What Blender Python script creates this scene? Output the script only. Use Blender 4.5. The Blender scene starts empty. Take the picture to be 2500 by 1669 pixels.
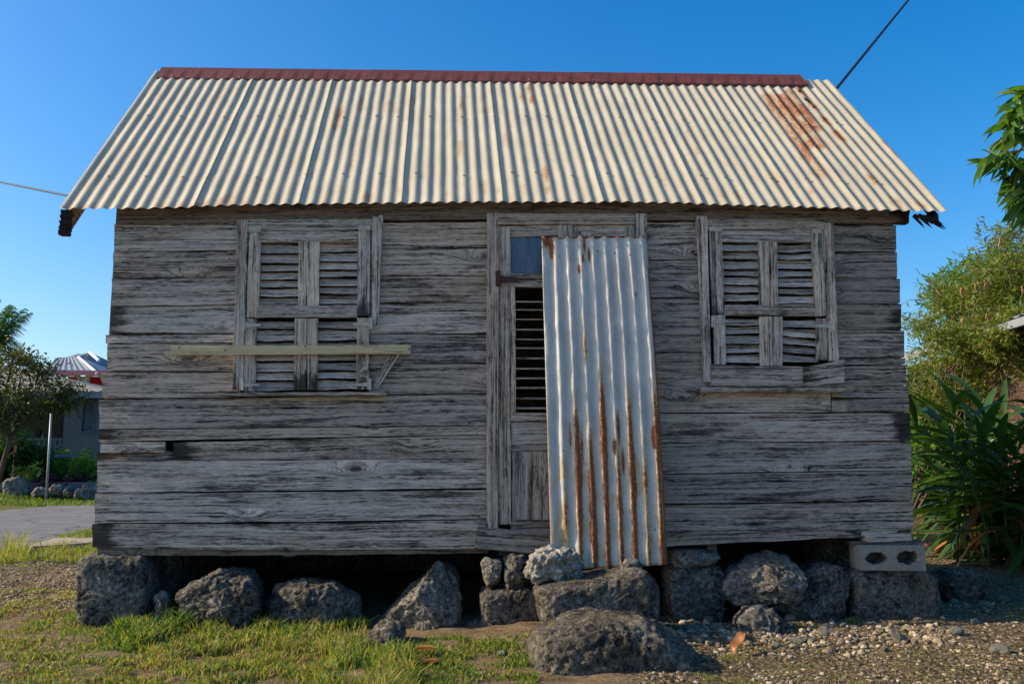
import bpy, bmesh, math, random, zlib
import numpy as np
from mathutils import Vector, Matrix, noise as mnoise
R = math.radians
rng = random.Random(7)
S = bpy.context.scene
COL = S.collection
# ------------------------------------------------------------------ camera
FPX, YAW, PIT = 2150.0, R(2.93), R(7.55)            # focal length in photo pixels (2500 wide)
CAM = Vector((0, -5.4315, 0.9473))
RT = Vector((math.cos(YAW), -math.sin(YAW), 0))
FW = Vector((math.sin(YAW)*math.cos(PIT), math.cos(YAW)*math.cos(PIT), math.sin(PIT)))
UPV = RT.cross(FW)
cd = bpy.data.cameras.new('camera'); cam = bpy.data.objects.new('camera', cd); COL.objects.link(cam)
cd.sensor_fit = 'HORIZONTAL'; cd.sensor_width = 36; cd.lens = 36*FPX/2500; cd.clip_start = .05; cd.clip_end = 2000
cam.matrix_world = Matrix(((RT.x, UPV.x, -FW.x, CAM.x), (RT.y, UPV.y, -FW.y, CAM.y), (RT.z, UPV.z, -FW.z, CAM.z), (0, 0, 0, 1)))
S.camera = cam
# ------------------------------------------------------------------ light
SUN_EL, SUN_FRONT = 31.0, -0.8                       # sun low on the left, grazing the front wall
sd = Vector((-math.cos(R(SUN_EL))*math.cos(R(SUN_FRONT)), -math.cos(R(SUN_EL))*math.sin(R(SUN_FRONT)), math.sin(R(SUN_EL))))
sl = bpy.data.lights.new('sun', 'SUN'); sl.energy = 3.4; sl.angle = R(0.6); sl.color = (1, .84, .60)
sun = bpy.data.objects.new('sun', sl); COL.objects.link(sun)
sun.rotation_euler = sd.to_track_quat('Z', 'Y').to_euler()
W = bpy.data.worlds.new('World'); S.world = W; W.use_nodes = True
wn = W.node_tree; bg = wn.nodes['Background']
sky = wn.nodes.new('ShaderNodeTexSky'); sky.sky_type = 'NISHITA'; sky.sun_disc = False
sky.sun_elevation = R(SUN_EL); sky.sun_rotation = math.atan2(sd.x, sd.y)
sky.air_density = 1.0; sky.dust_density = 1.7; sky.ozone_density = 3.6
hs = wn.nodes.new('ShaderNodeHueSaturation'); hs.inputs['Saturation'].default_value = 1.42
wn.links.new(sky.outputs[0], hs.inputs['Color']); wn.links.new(hs.outputs[0], bg.inputs[0]); bg.inputs[1].default_value = 0.115
S.view_settings.view_transform = 'Standard'; S.view_settings.look = 'None'; S.view_settings.exposure = 0.88; S.view_settings.gamma = 1
S.view_settings.use_curve_mapping = False
S.render.engine = 'CYCLES'
# ------------------------------------------------------------------ pixel -> direction helpers
def ray(px, py): return FW + RT*((px-1250)/FPX) - UPV*((py-834.5)/FPX)
def U(px, py, y):                                    # on a plane parallel to the front wall
    d = ray(px, py); return CAM + d*((y-CAM.y)/d.y)
def G(px, py, z=0.0):                                # on the ground
    d = ray(px, py); return CAM + d*((z-CAM.z)/d.z)
def lerp(a, b, t): return a+(b-a)*t
def interp(x, pts):
    if x <= pts[0][0]: return pts[0][1]
    for (a, b), (c, d) in zip(pts, pts[1:]):
        if x <= c: return b+(d-b)*(x-a)/(c-a)
    return pts[-1][1]
def sstep(a, b, x):
    t = min(1, max(0, (x-a)/(b-a))); return t*t*(3-2*t)
def fbm(v, o=4): return mnoise.fractal(v, 1.0, 2.0, o)
# ------------------------------------------------------------------ objects
WM = {}
def link(o, parent=None, M=None):
    COL.objects.link(o); M = M or Matrix.Identity(4); WM[o.name] = M
    if parent: o.parent = parent; o.matrix_parent_inverse = WM[parent.name].inverted()
    o.matrix_basis = M
    return o
def tag(o, label=None, cat=None, group=None, kind=None):
    for k, v in (('label', label), ('category', cat), ('group', group), ('kind', kind)):
        if v: o[k] = v
    return o
def empty(name, loc, label=None, cat=None, group=None):
    o = bpy.data.objects.new(name, None); o.empty_display_size = .1
    link(o, None, Matrix.Translation(loc)); return tag(o, label, cat, group)
def mesh(name, V, F, mat, parent=None, M=None, smooth=False, attrs=None, world=True):
    """V are world coordinates unless world=False (then local)"""
    me = bpy.data.meshes.new(name)
    if M is not None and world:
        Mi = M.inverted(); V = [Mi @ Vector(v) for v in V]
    me.from_pydata([tuple(v) for v in V], [], F)
    if smooth: me.polygons.foreach_set('use_smooth', [True]*len(me.polygons))
    if mat: me.materials.append(mat)
    for k, vals in (attrs or {}).items():
        a = me.attributes.new(k, 'FLOAT', 'POINT'); a.data.foreach_set('value', vals)
    me.update()
    return link(bpy.data.objects.new(name, me), parent, M)
def npmesh(name, V, F, mat, parent=None, attrs=None, smooth=False):
    """numpy vertices (n,3) world, faces (m,k)"""
    me = bpy.data.meshes.new(name); n, k = F.shape
    me.vertices.add(len(V)); me.vertices.foreach_set('co', V.astype(np.float32).ravel())
    me.loops.add(n*k); me.loops.foreach_set('vertex_index', F.astype(np.int32).ravel())
    me.polygons.add(n); me.polygons.foreach_set('loop_start', np.arange(0, n*k, k, dtype=np.int32))
    try: me.polygons.foreach_set('loop_total', np.full(n, k, dtype=np.int32))
    except Exception: pass
    me.polygons.foreach_set('use_smooth', np.full(n, smooth))
    if mat: me.materials.append(mat)
    for kk, vals in (attrs or {}).items():
        a = me.attributes.new(kk, 'FLOAT', 'POINT'); a.data.foreach_set('value', np.asarray(vals, dtype=np.float32))
    me.update(calc_edges=True); me.validate()
    return link(bpy.data.objects.new(name, me), parent)
BOXF = [(0, 1, 3, 2), (4, 6, 7, 5), (0, 4, 5, 1), (2, 3, 7, 6), (0, 2, 6, 4), (1, 5, 7, 3)]
def boxv(a, b): return [(x, y, z) for x in (a[0], b[0]) for y in (a[1], b[1]) for z in (a[2], b[2])]
class MB:
    def __init__(s): s.V = []; s.F = []
    def add(s, V, F):
        k = len(s.V); s.V += [tuple(v) for v in V]; s.F += [tuple(i+k for i in f) for f in F]; return s
    def box(s, a, b): return s.add(boxv(a, b), BOXF)
    def tube(s, pts, rad, n=7, cap=True):
        pts = [Vector(p) for p in pts]; k = len(s.V)
        for i, p in enumerate(pts):
            t = (pts[min(i+1, len(pts)-1)]-pts[max(i-1, 0)]).normalized()
            a = t.cross(Vector((.31, .77, .2))).normalized(); b = t.cross(a)
            r = rad[i] if isinstance(rad, (list, tuple)) else rad
            for j in range(n):
                an = 2*math.pi*j/n; s.V.append(tuple(p+(a*math.cos(an)+b*math.sin(an))*r))
        for i in range(len(pts)-1):
            for j in range(n):
                s.F.append((k+i*n+j, k+i*n+(j+1) % n, k+(i+1)*n+(j+1) % n, k+(i+1)*n+j))
        if cap:
            s.F.append(tuple(k+j for j in range(n))[::-1]); s.F.append(tuple(k+(len(pts)-1)*n+j for j in range(n)))
        return s
    def build(s, name, mat, parent=None, smooth=False): return mesh(name, s.V, s.F, mat, parent, None, smooth)
# ------------------------------------------------------------------ node materials
class NT:
    def __init__(s, name):
        s.m = bpy.data.materials.new(name); s.m.use_nodes = True; s.t = s.m.node_tree; s.t.nodes.clear()
        s.out = s.n('OutputMaterial')
    def n(s, typ, ins=None, **kw):
        nd = s.t.nodes.new('ShaderNode'+typ)
        for k, v in kw.items(): setattr(nd, k, v)
        for k, v in (ins or {}).items(): s.set(nd.inputs[k], v)
        return nd
    def set(s, sock, v):
        if hasattr(v, 'outputs'): v = v.outputs[0]
        if isinstance(v, bpy.types.NodeSocket): s.t.links.new(v, sock)
        else:
            if hasattr(sock.default_value, '__len__') and len(sock.default_value) == 4 and len(v) == 3: v = (*v, 1)
            sock.default_value = v
    def math(s, op, a, b=0.0, clamp=False):
        nd = s.n('Math', operation=op, use_clamp=clamp); s.set(nd.inputs[0], a); s.set(nd.inputs[1], b); return nd.outputs[0]
    def vmath(s, op, a, b):
        nd = s.n('VectorMath', operation=op); s.set(nd.inputs[0], a); s.set(nd.inputs[1], b); return nd.outputs[0]
    def mix(s, f, a, b, blend='MIX'):
        nd = s.n('Mix', data_type='RGBA', blend_type=blend); s.set(nd.inputs[0], f); s.set(nd.inputs[6], a); s.set(nd.inputs[7], b); return nd.outputs[2]
    def rng(s, v, a, b, c=0.0, d=1.0, smooth=False):
        nd = s.n('MapRange', clamp=True)
        if smooth: nd.interpolation_type = 'SMOOTHSTEP'
        for i, x in enumerate((v, a, b, c, d)): s.set(nd.inputs[i], x)
        return nd.outputs[0]
    def noise(s, vec, scale, detail=4, rough=.55, dist=0.0):
        nd = s.n('TexNoise'); s.set(nd.inputs['Vector'], vec); s.set(nd.inputs['Scale'], scale); s.set(nd.inputs['Detail'], detail)
        s.set(nd.inputs['Roughness'], rough); s.set(nd.inputs['Distortion'], dist); return nd.outputs[0]
    def scl(s, vec, sc): return s.vmath('MULTIPLY', vec, sc)
    def ramp(s, f, stops):
        nd = s.n('ValToRGB'); s.set(nd.inputs[0], f); e = nd.color_ramp.elements
        while len(e) < len(stops): e.new(.5)
        for el, (p, c) in zip(e, stops): el.position = p; el.color = (*c, 1) if len(c) == 3 else c
        return nd.outputs[0]
    def bump(s, h, strength=.5, dist=.01, nrm=None):
        nd = s.n('Bump'); s.set(nd.inputs['Height'], h); s.set(nd.inputs['Strength'], strength); s.set(nd.inputs['Distance'], dist)
        if nrm is not None: s.set(nd.inputs['Normal'], nrm)
        return nd.outputs[0]
    def attr(s, name): return s.n('Attribute', attribute_name=name).outputs['Fac']
    def pos(s): return s.n('NewGeometry').outputs['Position']
    def obj(s): return s.n('TexCoord').outputs['Object']
    def rand(s): return s.n('ObjectInfo').outputs['Random']
    def island(s): return s.n('NewGeometry').outputs['Random Per Island']
    def bsdf(s, col, rough=.8, metal=0.0, nrm=None, spec=.3, **kw):
        b = s.n('BsdfPrincipled'); s.set(b.inputs['Base Color'], col); s.set(b.inputs['Roughness'], rough); s.set(b.inputs['Metallic'], metal)
        b.inputs['Specular IOR Level'].default_value = spec
        if nrm is not None: s.set(b.inputs['Normal'], nrm)
        for k, v in kw.items(): s.set(b.inputs[k], v)
        s.t.links.new(b.outputs[0], s.out.inputs[0]); return b
    def done(s, b=None): return s.m

def m_wood(name, light=(.78, .645, .52), mid=(.39, .315, .25), dark=(.040, .032, .026), warm=(.44, .29, .17), rot=True, knots=True, stain=0.5):
    t = NT(name); oi = t.n('ObjectInfo'); r = oi.outputs['Random']
    off = t.n('CombineXYZ', {0: t.math('MULTIPLY', r, 37.0), 1: t.math('MULTIPLY', r, 11.0), 2: t.math('MULTIPLY', r, 53.0)}).outputs[0]
    p = t.vmath('ADD', t.obj(), off)
    # knots: sparse cells stretched along the grain
    kv = t.n('TexVoronoi', {'Vector': t.scl(p, (1.5, .001, 5.0)), 'Scale': 1.0, 'Randomness': 1.0})
    kd = kv.outputs['Distance']
    krnd = t.n('SeparateColor', {0: kv.outputs['Color']}).outputs[0]
    kon = t.math('GREATER_THAN', krnd, .42 if knots else 2)
    kmask = t.math('MULTIPLY', t.rng(kd, 0.0, .34, 1, 0, True), kon)
    wv = t.noise(t.scl(p, (1.6, 1, 5)), 1.0, 3)
    bend = t.math('ADD', t.math('MULTIPLY', kmask, .075), t.math('MULTIPLY', wv, .04))
    sp = t.n('SeparateXYZ', {0: p})
    pz = t.math('ADD', sp.outputs[2], bend)
    q = t.n('CombineXYZ', {0: sp.outputs[0], 1: sp.outputs[1], 2: pz}).outputs[0]
    g1 = t.noise(t.scl(q, (1.5, 30, 95)), 1.0, 5, .62)                 # long straight grain
    g2 = t.noise(t.scl(q, (22.0, 60, 130)), 1.0, 5, .8)                # short flecks
    g3 = t.noise(t.scl(q, (2.0, 14, 40)), 1.0, 4, .6)
    blot = t.noise(t.scl(p, (5.5, 6, 24)), 1.0, 8, .76, .5)
    blot2 = t.noise(t.scl(t.vmath('ADD', p, (7.1, 3, 2)), (1.5, 2, 7)), 1.0, 5, .65)
    grain = t.math('ADD', t.math('MULTIPLY', g1, .6), t.math('MULTIPLY', g2, .4))
    v = t.math('ADD', .5, t.math('MULTIPLY', t.math('SUBTRACT', g1, .5), .85))
    v = t.math('ADD', v, t.math('MULTIPLY', t.math('SUBTRACT', g2, .5), .65))
    v = t.math('ADD', v, t.math('MULTIPLY', t.math('SUBTRACT', g3, .5), .35))
    v = t.math('ADD', v, t.math('MULTIPLY', t.math('SUBTRACT', blot, .5), .55)); v = t.math('ADD', v, t.math('MULTIPLY', t.math('SUBTRACT', blot2, .5), .3))
    col = t.ramp(v, [(.335, dark), (.41, mid), (.485, tuple(lerp(m, l, .45) for m, l in zip(mid, light))), (.60, light)])
    fl = t.rng(blot, .57, .60); fl = t.math('MULTIPLY', fl, t.rng(g1, .40, .55))          # paler flat flakes
    col = t.mix(t.math('MULTIPLY', fl, .6), col, tuple(min(1, c*1.08) for c in light))
    st = t.math('MULTIPLY', t.rng(blot2, .49, .60), t.rng(v, .64, .46))                   # dark mildew following the grain
    col = t.mix(t.math('MULTIPLY', st, stain*1.7, True), col, dark)
    wm = t.rng(t.noise(t.scl(t.vmath('ADD', p, (1.3, 9, 4)), (1.6, 2, 9)), 1.0, 5, .65), .55, .7)
    col = t.mix(t.math('MULTIPLY', wm, .4), col, warm)
    # cracks
    cr = t.rng(t.noise(t.scl(q, (2.4, 20, 62)), 1.0, 3, .6), .285, .315, 1, 0)
    col = t.mix(t.math('MULTIPLY', cr, .85), col, (.012, .011, .011))
    # knot core
    kc = t.math('MULTIPLY', t.rng(kd, .05, .085, 1, 0), kon)
    col = t.mix(t.math('MULTIPLY', kc, .8), col, (.03, .024, .02))
    rings = t.math('MULTIPLY', t.math('SINE', t.math('MULTIPLY', kd, 150)), kmask)
    col = t.mix(t.math('MULTIPLY', t.rng(rings, .0, .7), .6), col, dark)
    if rot:                                          # rotten wood at the attribute painted on each board's ends and edges
        ra = t.attr('rot')
        rm = t.rng(t.math('ADD', ra, t.math('MULTIPLY', t.math('SUBTRACT', t.noise(t.scl(p, (4, 8, 22)), 1.0, 6, .7), .5), 1.5)), .48, .72)
        col = t.mix(t.math('MULTIPLY', rm, .9), col, (.022, .020, .019))
    tint = oi.outputs['Color']; col = t.mix(1.0, col, tint, 'MULTIPLY')
    h = t.math('ADD', v, t.math('MULTIPLY', fl, .15))
    h = t.math('SUBTRACT', h, t.math('MULTIPLY', cr, .8))
    h = t.math('SUBTRACT', h, t.math('MULTIPLY', kc, .5))
    t.bsdf(col, .88, 0, t.bump(h, 1.0, .02), .15)
    return t.m
def m_plain(name, col, rough=.7, var=.25, scale=6, metal=0, bump=.15, spec=.3, dirt=None, dist=.01):
    t = NT(name); p = t.obj(); n = t.noise(p, scale, 6, .65); n2 = t.noise(p, scale*7, 4, .6)
    c = t.mix(t.rng(n, .3, .7), tuple(x*(1-var) for x in col), tuple(min(1, x*(1+var*.5)) for x in col))
    if dirt: c = t.mix(t.math('MULTIPLY', t.rng(n2, .52, .68), .7), c, dirt)
    t.bsdf(c, rough, metal, t.bump(t.math('ADD', n, t.math('MULTIPLY', n2, .4)), bump, dist), spec); return t.m
def m_roof():
    t = NT('cream_roof_metal'); p = t.pos()
    n = t.noise(p, 3.0, 5, .6); f = t.noise(p, 70, 5, .8); f2 = t.noise(t.scl(p, (26, 9, 9)), 1.0, 5, .75); f = t.math('ADD', t.math('MULTIPLY', f, .5), t.math('MULTIPLY', f2, .5))
    col = t.mix(t.rng(n, .3, .7), (.42, .37, .265), (.52, .46, .335))
    col = t.mix(t.math('MULTIPLY', t.rng(t.noise(t.scl(p, (60, 6, 6)), 1.0, 5, .7), .46, .68), .4), col, (.36, .32, .25))
    ra = t.attr('rust')
    rv = t.math('ADD', ra, t.math('MULTIPLY', t.math('SUBTRACT', f, .5), 2.0)); col = t.mix(t.rng(rv, .16, .42, 0, .65), col, (.40, .255, .13)); rm = t.rng(rv, .40, .70)
    rc = t.ramp(t.noise(p, 60, 4, .7), [(.3, (.09, .03, .014)), (.5, (.30, .10, .035)), (.72, (.46, .20, .08))])
    col = t.mix(rm, col, rc)
    hole = t.rng(t.attr('hole'), .5, .75); col = t.mix(hole, col, (.010, .007, .006))
    t.bsdf(col, .62, 0.0, t.bump(t.math('ADD', t.math('MULTIPLY', n, .4), t.math('MULTIPLY', t.math('MULTIPLY', f, rm), .5)), .25, .004), .35); return t.m
def m_galv():
    t = NT('galvanised_rusty_sheet'); p = t.pos()
    sp = t.n('TexVoronoi', {'Vector': p, 'Scale': 42.0}).outputs['Color']; spv = t.n('SeparateColor', {0: sp}).outputs[0]
    n = t.noise(p, 5, 6, .65); f = t.noise(t.scl(p, (90, 30, 46)), 1.0, 5, .75)
    col = t.mix(t.rng(n, .3, .7), (.38, .365, .335), (.60, .57, .505))
    col = t.mix(t.math('MULTIPLY', spv, .18), col, (.40, .40, .40))
    col = t.mix(t.math('MULTIPLY', t.rng(t.noise(t.scl(p, (26, 5, 5)), 1.0, 6, .7), .52, .68), .45), col, (.30, .33, .36))
    ra = t.attr('rust'); v = t.math('ADD', ra, t.math('MULTIPLY', t.math('SUBTRACT', f, .5), 1.3))
    col = t.mix(t.rng(v, .18, .46, 0, .8), col, (.47, .32, .14))
    rm = t.rng(v, .52, .74)
    rc = t.ramp(t.noise(p, 50, 5, .7), [(.28, (.06, .022, .014)), (.5, (.24, .075, .03)), (.75, (.42, .17, .06))])
    col = t.mix(rm, col, rc)
    col = t.mix(t.rng(t.attr('hole'), .4, .7), col, (.012, .009, .008))
    t.bsdf(col, t.math('ADD', t.math('MULTIPLY', rm, .35), .5), t.math('SUBTRACT', .08, t.math('MULTIPLY', rm, .08), True), t.bump(t.math('ADD', n, t.math('MULTIPLY', f, .5)), .25, .006), .4); return t.m
def m_rock(name, light=(.54, .49, .405), mid=(.225, .203, .172), dark=(.026, .024, .022), warm=(.35, .27, .15), bias=0.0, warmth=.5, sc=1.0):
    t = NT(name); r = t.rand(); p = t.vmath('ADD', t.obj(), t.n('CombineXYZ', {0: t.math('MULTIPLY', r, 30), 1: t.math('MULTIPLY', r, 17), 2: 0.0}).outputs[0])
    a = t.noise(p, 5*sc, 6, .72); b = t.noise(p, 40*sc, 6, .8); c = t.n('TexVoronoi', {'Vector': t.vmath('ADD', p, t.scl(t.n('TexNoise', {'Vector': p, 'Scale': 20*sc}).outputs['Color'], (.05, .05, .05))), 'Scale': 46*sc}).outputs['Distance']
    v = t.math('ADD', t.math('MULTIPLY', a, .42), t.math('MULTIPLY', b, .58)); v = t.math('ADD', v, bias)
    col = t.ramp(v, [(.42, dark), (.485, tuple(x*.65 for x in mid)), (.545, mid), (.64, light)])
    col = t.mix(t.math('MULTIPLY', t.rng(c, .12, .3, 1, 0), .45), col, dark)
    wm = t.rng(t.noise(t.vmath('ADD', p, (4, 2, 8)), 4*sc, 4, .6), .56, .7); col = t.mix(t.math('MULTIPLY', wm, warmth), col, t.mix(b, tuple(x*.35 for x in warm), warm))
    h = t.math('ADD', t.math('MULTIPLY', b, 1.2), t.math('MULTIPLY', t.rng(c, 0, .35), .6))
    t.bsdf(col, .95, 0, t.bump(h, 1.0, .03), .10); return t.m
def m_leaf(name, a, b, c=None, trans=.35, rough=.42, spec=.4):
    t = NT(name); i = t.island(); r = t.rand(); v = t.math('FRACT', t.math('ADD', i, r))
    stops = [(0, a), (.75, b)] + ([(.9, b), (.96, c)] if c else [])
    col = t.ramp(v, stops); col = t.mix(t.math('MULTIPLY', t.noise(t.obj(), 12, 2), .35), col, tuple(x*.45 for x in a))
    b1 = t.bsdf(col, rough, 0, None, spec)
    tr = t.n('BsdfTranslucent', {'Color': t.mix(1.0, col, (1.7, 1.8, .9), 'MULTIPLY')}); mx = t.n('MixShader', {0: trans, 1: b1.outputs[0], 2: tr.outputs[0]})
    t.t.links.new(mx.outputs[0], t.out.inputs[0]); return t.m
def m_grass():
    t = NT('grass_blades'); v = t.attr('hue')
    col = t.ramp(v, [(0, (.060, .115, .018)), (.35, (.13, .20, .028)), (.62, (.30, .31, .055)), (.8, (.36, .27, .10)), (1, (.24, .14, .06))])
    b1 = t.bsdf(col, .55, 0, None, .3); tr = t.n('BsdfTranslucent', {'Color': t.mix(1.0, col, (1.5, 1.5, .9), 'MULTIPLY')}); mx = t.n('MixShader', {0: .4, 1: b1.outputs[0], 2: tr.outputs[0]})
    t.t.links.new(mx.outputs[0], t.out.inputs[0]); return t.m
def m_ground():
    t = NT('dry_stony_soil'); p = t.pos(); gz = t.attr('gravel'); gg = t.attr('green')
    n1 = t.noise(p, 1.7, 6, .65); n2 = t.noise(p, 11, 6, .7); n3 = t.noise(p, 60, 5, .7)
    soil = t.ramp(t.math('ADD', t.math('MULTIPLY', n2, .5), t.math('MULTIPLY', n3, .5)), [(.32, (.04, .029, .018)), (.47, (.18, .128, .072)), (.62, (.34, .25, .145)), (.76, (.48, .37, .235))])
    vo = t.n('TexVoronoi', {'Vector': p, 'Scale': 38.0}); vc = t.n('SeparateColor', {0: vo.outputs['Color']}).outputs[0]
    grav = t.ramp(vc, [(0, (.11, .08, .045)), (.4, (.23, .17, .095)), (.8, (.37, .285, .17)), (1, (.50, .41, .27))])
    grav = t.mix(t.rng(vo.outputs['Distance'], .32, .55), grav, (.08, .058, .034))
    green = t.ramp(t.math('ADD', t.math('MULTIPLY', n2, .4), t.math('MULTIPLY', n3, .6)), [(.3, (.035, .05, .010)), (.5, (.13, .145, .03)), (.68, (.27, .25, .075))])
    gm = t.rng(t.math('ADD', gz, t.math('MULTIPLY', t.math('SUBTRACT', n2, .5), .9)), .4, .62)
    gr = t.rng(t.math('ADD', gg, t.math('MULTIPLY', t.math('SUBTRACT', n1, .5), 1.3)), .42, .62)
    col = t.mix(gm, soil, grav); col = t.mix(t.math('MULTIPLY', gr, .8), col, green)
    col = t.mix(t.rng(t.math('ADD', t.attr('pale'), t.math('MULTIPLY', t.math('SUBTRACT', n1, .5), .5)), .3, .7), col, t.mix(n3, (.36, .31, .235), (.60, .54, .43)))
    h = t.math('ADD', t.math('MULTIPLY', n3, .6), t.math('MULTIPLY', t.math('MULTIPLY', t.math('SUBTRACT', .5, vo.outputs['Distance']), gm), 1.2))
    t.bsdf(col, .95, 0, t.bump(h, 1.0, .035), .12); return t.m
def m_asphalt():
    t = NT('worn_asphalt'); p = t.pos(); n = t.noise(p, 2, 6, .6); f = t.noise(p, 120, 3, .7)
    col = t.mix(t.rng(n, .3, .7), (.115, .112, .108), (.20, .195, .185)); col = t.mix(t.math('MULTIPLY', t.rng(f, .5, .7), .4), col, (.30, .29, .27))
    cr = t.rng(t.n('TexVoronoi', {'Vector': t.vmath('ADD', p, t.scl(t.n('TexNoise', {'Vector': p, 'Scale': 1.5}).outputs['Color'], (1, 1, 1))), 'Scale': .6}, feature='DISTANCE_TO_EDGE').outputs['Distance'], .006, .016, 1, 0)
    col = t.mix(t.math('MULTIPLY', cr, .7), col, (.03, .03, .03)); t.bsdf(col, .85, 0, t.bump(f, .3, .01), .25); return t.m

M = {}
M['wood'] = m_wood('weathered_grey_wood')
M['slat'] = m_wood('weathered_slat_wood', light=(.77, .64, .52), mid=(.43, .35, .28), knots=False, stain=.3)
M['trim'] = m_wood('weathered_trim_wood', light=(.80, .67, .545), mid=(.42, .34, .27), stain=.45)
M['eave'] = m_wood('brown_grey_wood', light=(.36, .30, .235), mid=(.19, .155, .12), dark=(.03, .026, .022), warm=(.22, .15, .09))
M['lath'] = m_wood('pale_new_lath', light=(.88, .70, .40), mid=(.82, .64, .35), dark=(.55, .42, .22), warm=(.42, .40, .2), stain=.1, rot=False)
M['roof'] = m_roof(); M['galv'] = m_galv()
M['ridge'] = m_plain('oxide_red_cap', (.17, .052, .036), .5, .3, 8, dirt=(.10, .035, .03))
M['rust'] = m_plain('rusted_iron', (.055, .028, .022), .8, .4, 30, dirt=(.10, .045, .025))
M['zinc'] = m_plain('zinc_hinge', (.46, .42, .34), .6, .3, 40, metal=.0, dirt=(.28, .25, .19))
M['char'] = m_plain('rotten_black_wood', (.018, .016, .015), .95, .4, 20, bump=.8)
M['nail'] = m_plain('nail_head', (.04, .035, .032), .6, .3, 40)
M['screw'] = m_plain('rusty_screw', (.30, .25, .17), .7, .4, 40, dirt=(.16, .07, .03))
M['rock'] = m_rock('coral_stone_dark', bias=.0)
M['rockpale'] = m_rock('coral_stone_pale', light=(.62, .56, .46), mid=(.29, .26, .215), bias=.03, warmth=.55)
M['rockblack'] = m_rock('coral_stone_black', light=(.48, .42, .32), mid=(.185, .165, .132), bias=.0, warmth=.6, sc=.9)
M['coral'] = m_rock('pitted_white_coral', light=(.62, .58, .50), mid=(.36, .335, .29), bias=.05, sc=.9, warmth=.3)
M['pebble'] = m_rock('limestone_pebble', light=(.62, .57, .47), mid=(.38, .35, .28), dark=(.12, .11, .09), bias=.06, warmth=.4, sc=3)
M['block'] = m_plain('cast_concrete', (.235, .215, .175), .95, .3, 22, bump=.6, dirt=(.22, .21, .18), dist=.006)
M['ground'] = m_ground(); M['asphalt'] = m_asphalt(); M['grass'] = m_grass()
M['slab'] = m_plain('tan_concrete', (.36, .29, .21), .95, .3, 5, bump=.3)
def m_glass():
    t = NT('dusty_blue_pane'); p = t.pos(); n = t.noise(t.scl(p, (14, 3, 3)), 1.0, 5, .65)
    col = t.mix(t.rng(n, .35, .7), (.045, .085, .13), (.12, .17, .22)); t.bsdf(col, t.rng(n, .3, .7, .18, .45), 0, None, .5); return t.m
M['pane'] = m_glass()
M['cable'] = m_plain('black_cable', (.018, .019, .022), .5, .2, 5)
M['plaster'] = m_plain('grey_plaster', (.13, .145, .16), .85, .2, 1.5, bump=.2, dirt=(.17, .18, .19))
M['white'] = m_plain('white_paint', (.72, .72, .70), .5, .12, 3)
M['cream'] = m_plain('cream_render', (.66, .62, .54), .8, .12, 2)
M['red'] = m_plain('crimson_paint', (.50, .012, .018), .6, .2, 2)
M['pink'] = m_plain('pink_fascia', (.58, .20, .22), .6, .15, 2)
M['greyroof'] = m_plain('grey_sheet_roof', (.26, .275, .29), .5, .2, 2, metal=.1)
M['greyroof2'] = m_plain('weathered_sheet_roof', (.17, .17, .165), .55, .25, 1.5)
M['dark'] = m_plain('dark_opening', (.02, .022, .025), .6, .2, 3)
M['louvre'] = m_plain('grey_glass_louvre', (.12, .135, .15), .3, .3, 5)
M['bark'] = m_plain('brown_bark', (.115, .085, .06), .95, .4, 12, bump=.8)
M['steel'] = m_plain('galvanised_post', (.34, .35, .36), .45, .15, 6, metal=.3)
M['brownplank'] = m_wood('brown_plank', light=(.16, .10, .075), mid=(.10, .06, .045), rot=False)
M['dryleaf'] = m_leaf('dry_leaf', (.30, .12, .04), (.38, .17, .06), trans=.2)
M['mango'] = m_leaf('mango_leaves', (.045, .11, .014), (.11, .21, .028), (.22, .24, .04), trans=.42)
M['ginger'] = m_leaf('ginger_leaves', (.030, .075, .012), (.065, .135, .020), trans=.3, rough=.4)
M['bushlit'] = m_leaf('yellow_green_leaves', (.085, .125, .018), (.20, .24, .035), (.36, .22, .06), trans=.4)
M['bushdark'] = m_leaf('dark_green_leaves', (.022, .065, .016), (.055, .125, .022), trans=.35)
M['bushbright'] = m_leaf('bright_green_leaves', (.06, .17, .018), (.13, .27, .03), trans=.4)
M['purple'] = m_leaf('purple_leaves', (.030, .012, .024), (.085, .022, .05), trans=.25)
M['yellow'] = m_leaf('yellow_leaves', (.30, .34, .05), (.48, .50, .12), trans=.35)
M['olive'] = m_leaf('olive_leaves', (.035, .055, .015), (.10, .11, .025), (.34, .22, .04), trans=.35)
M['palm'] = m_leaf('palm_leaves', (.022, .075, .022), (.060, .135, .04), trans=.3)
M['stem'] = m_plain('green_stem', (.06, .11, .03), .6, .3, 6)
M['dark_twig'] = m_plain('dead_twig', (.21, .15, .10), .9, .3, 6)
M['flower'] = m_plain('coral_flower', (.62, .22, .16), .6, .2, 8)
M['bluepipe'] = m_plain('blue_plastic', (.05, .09, .35), .5, .1, 5)
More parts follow.
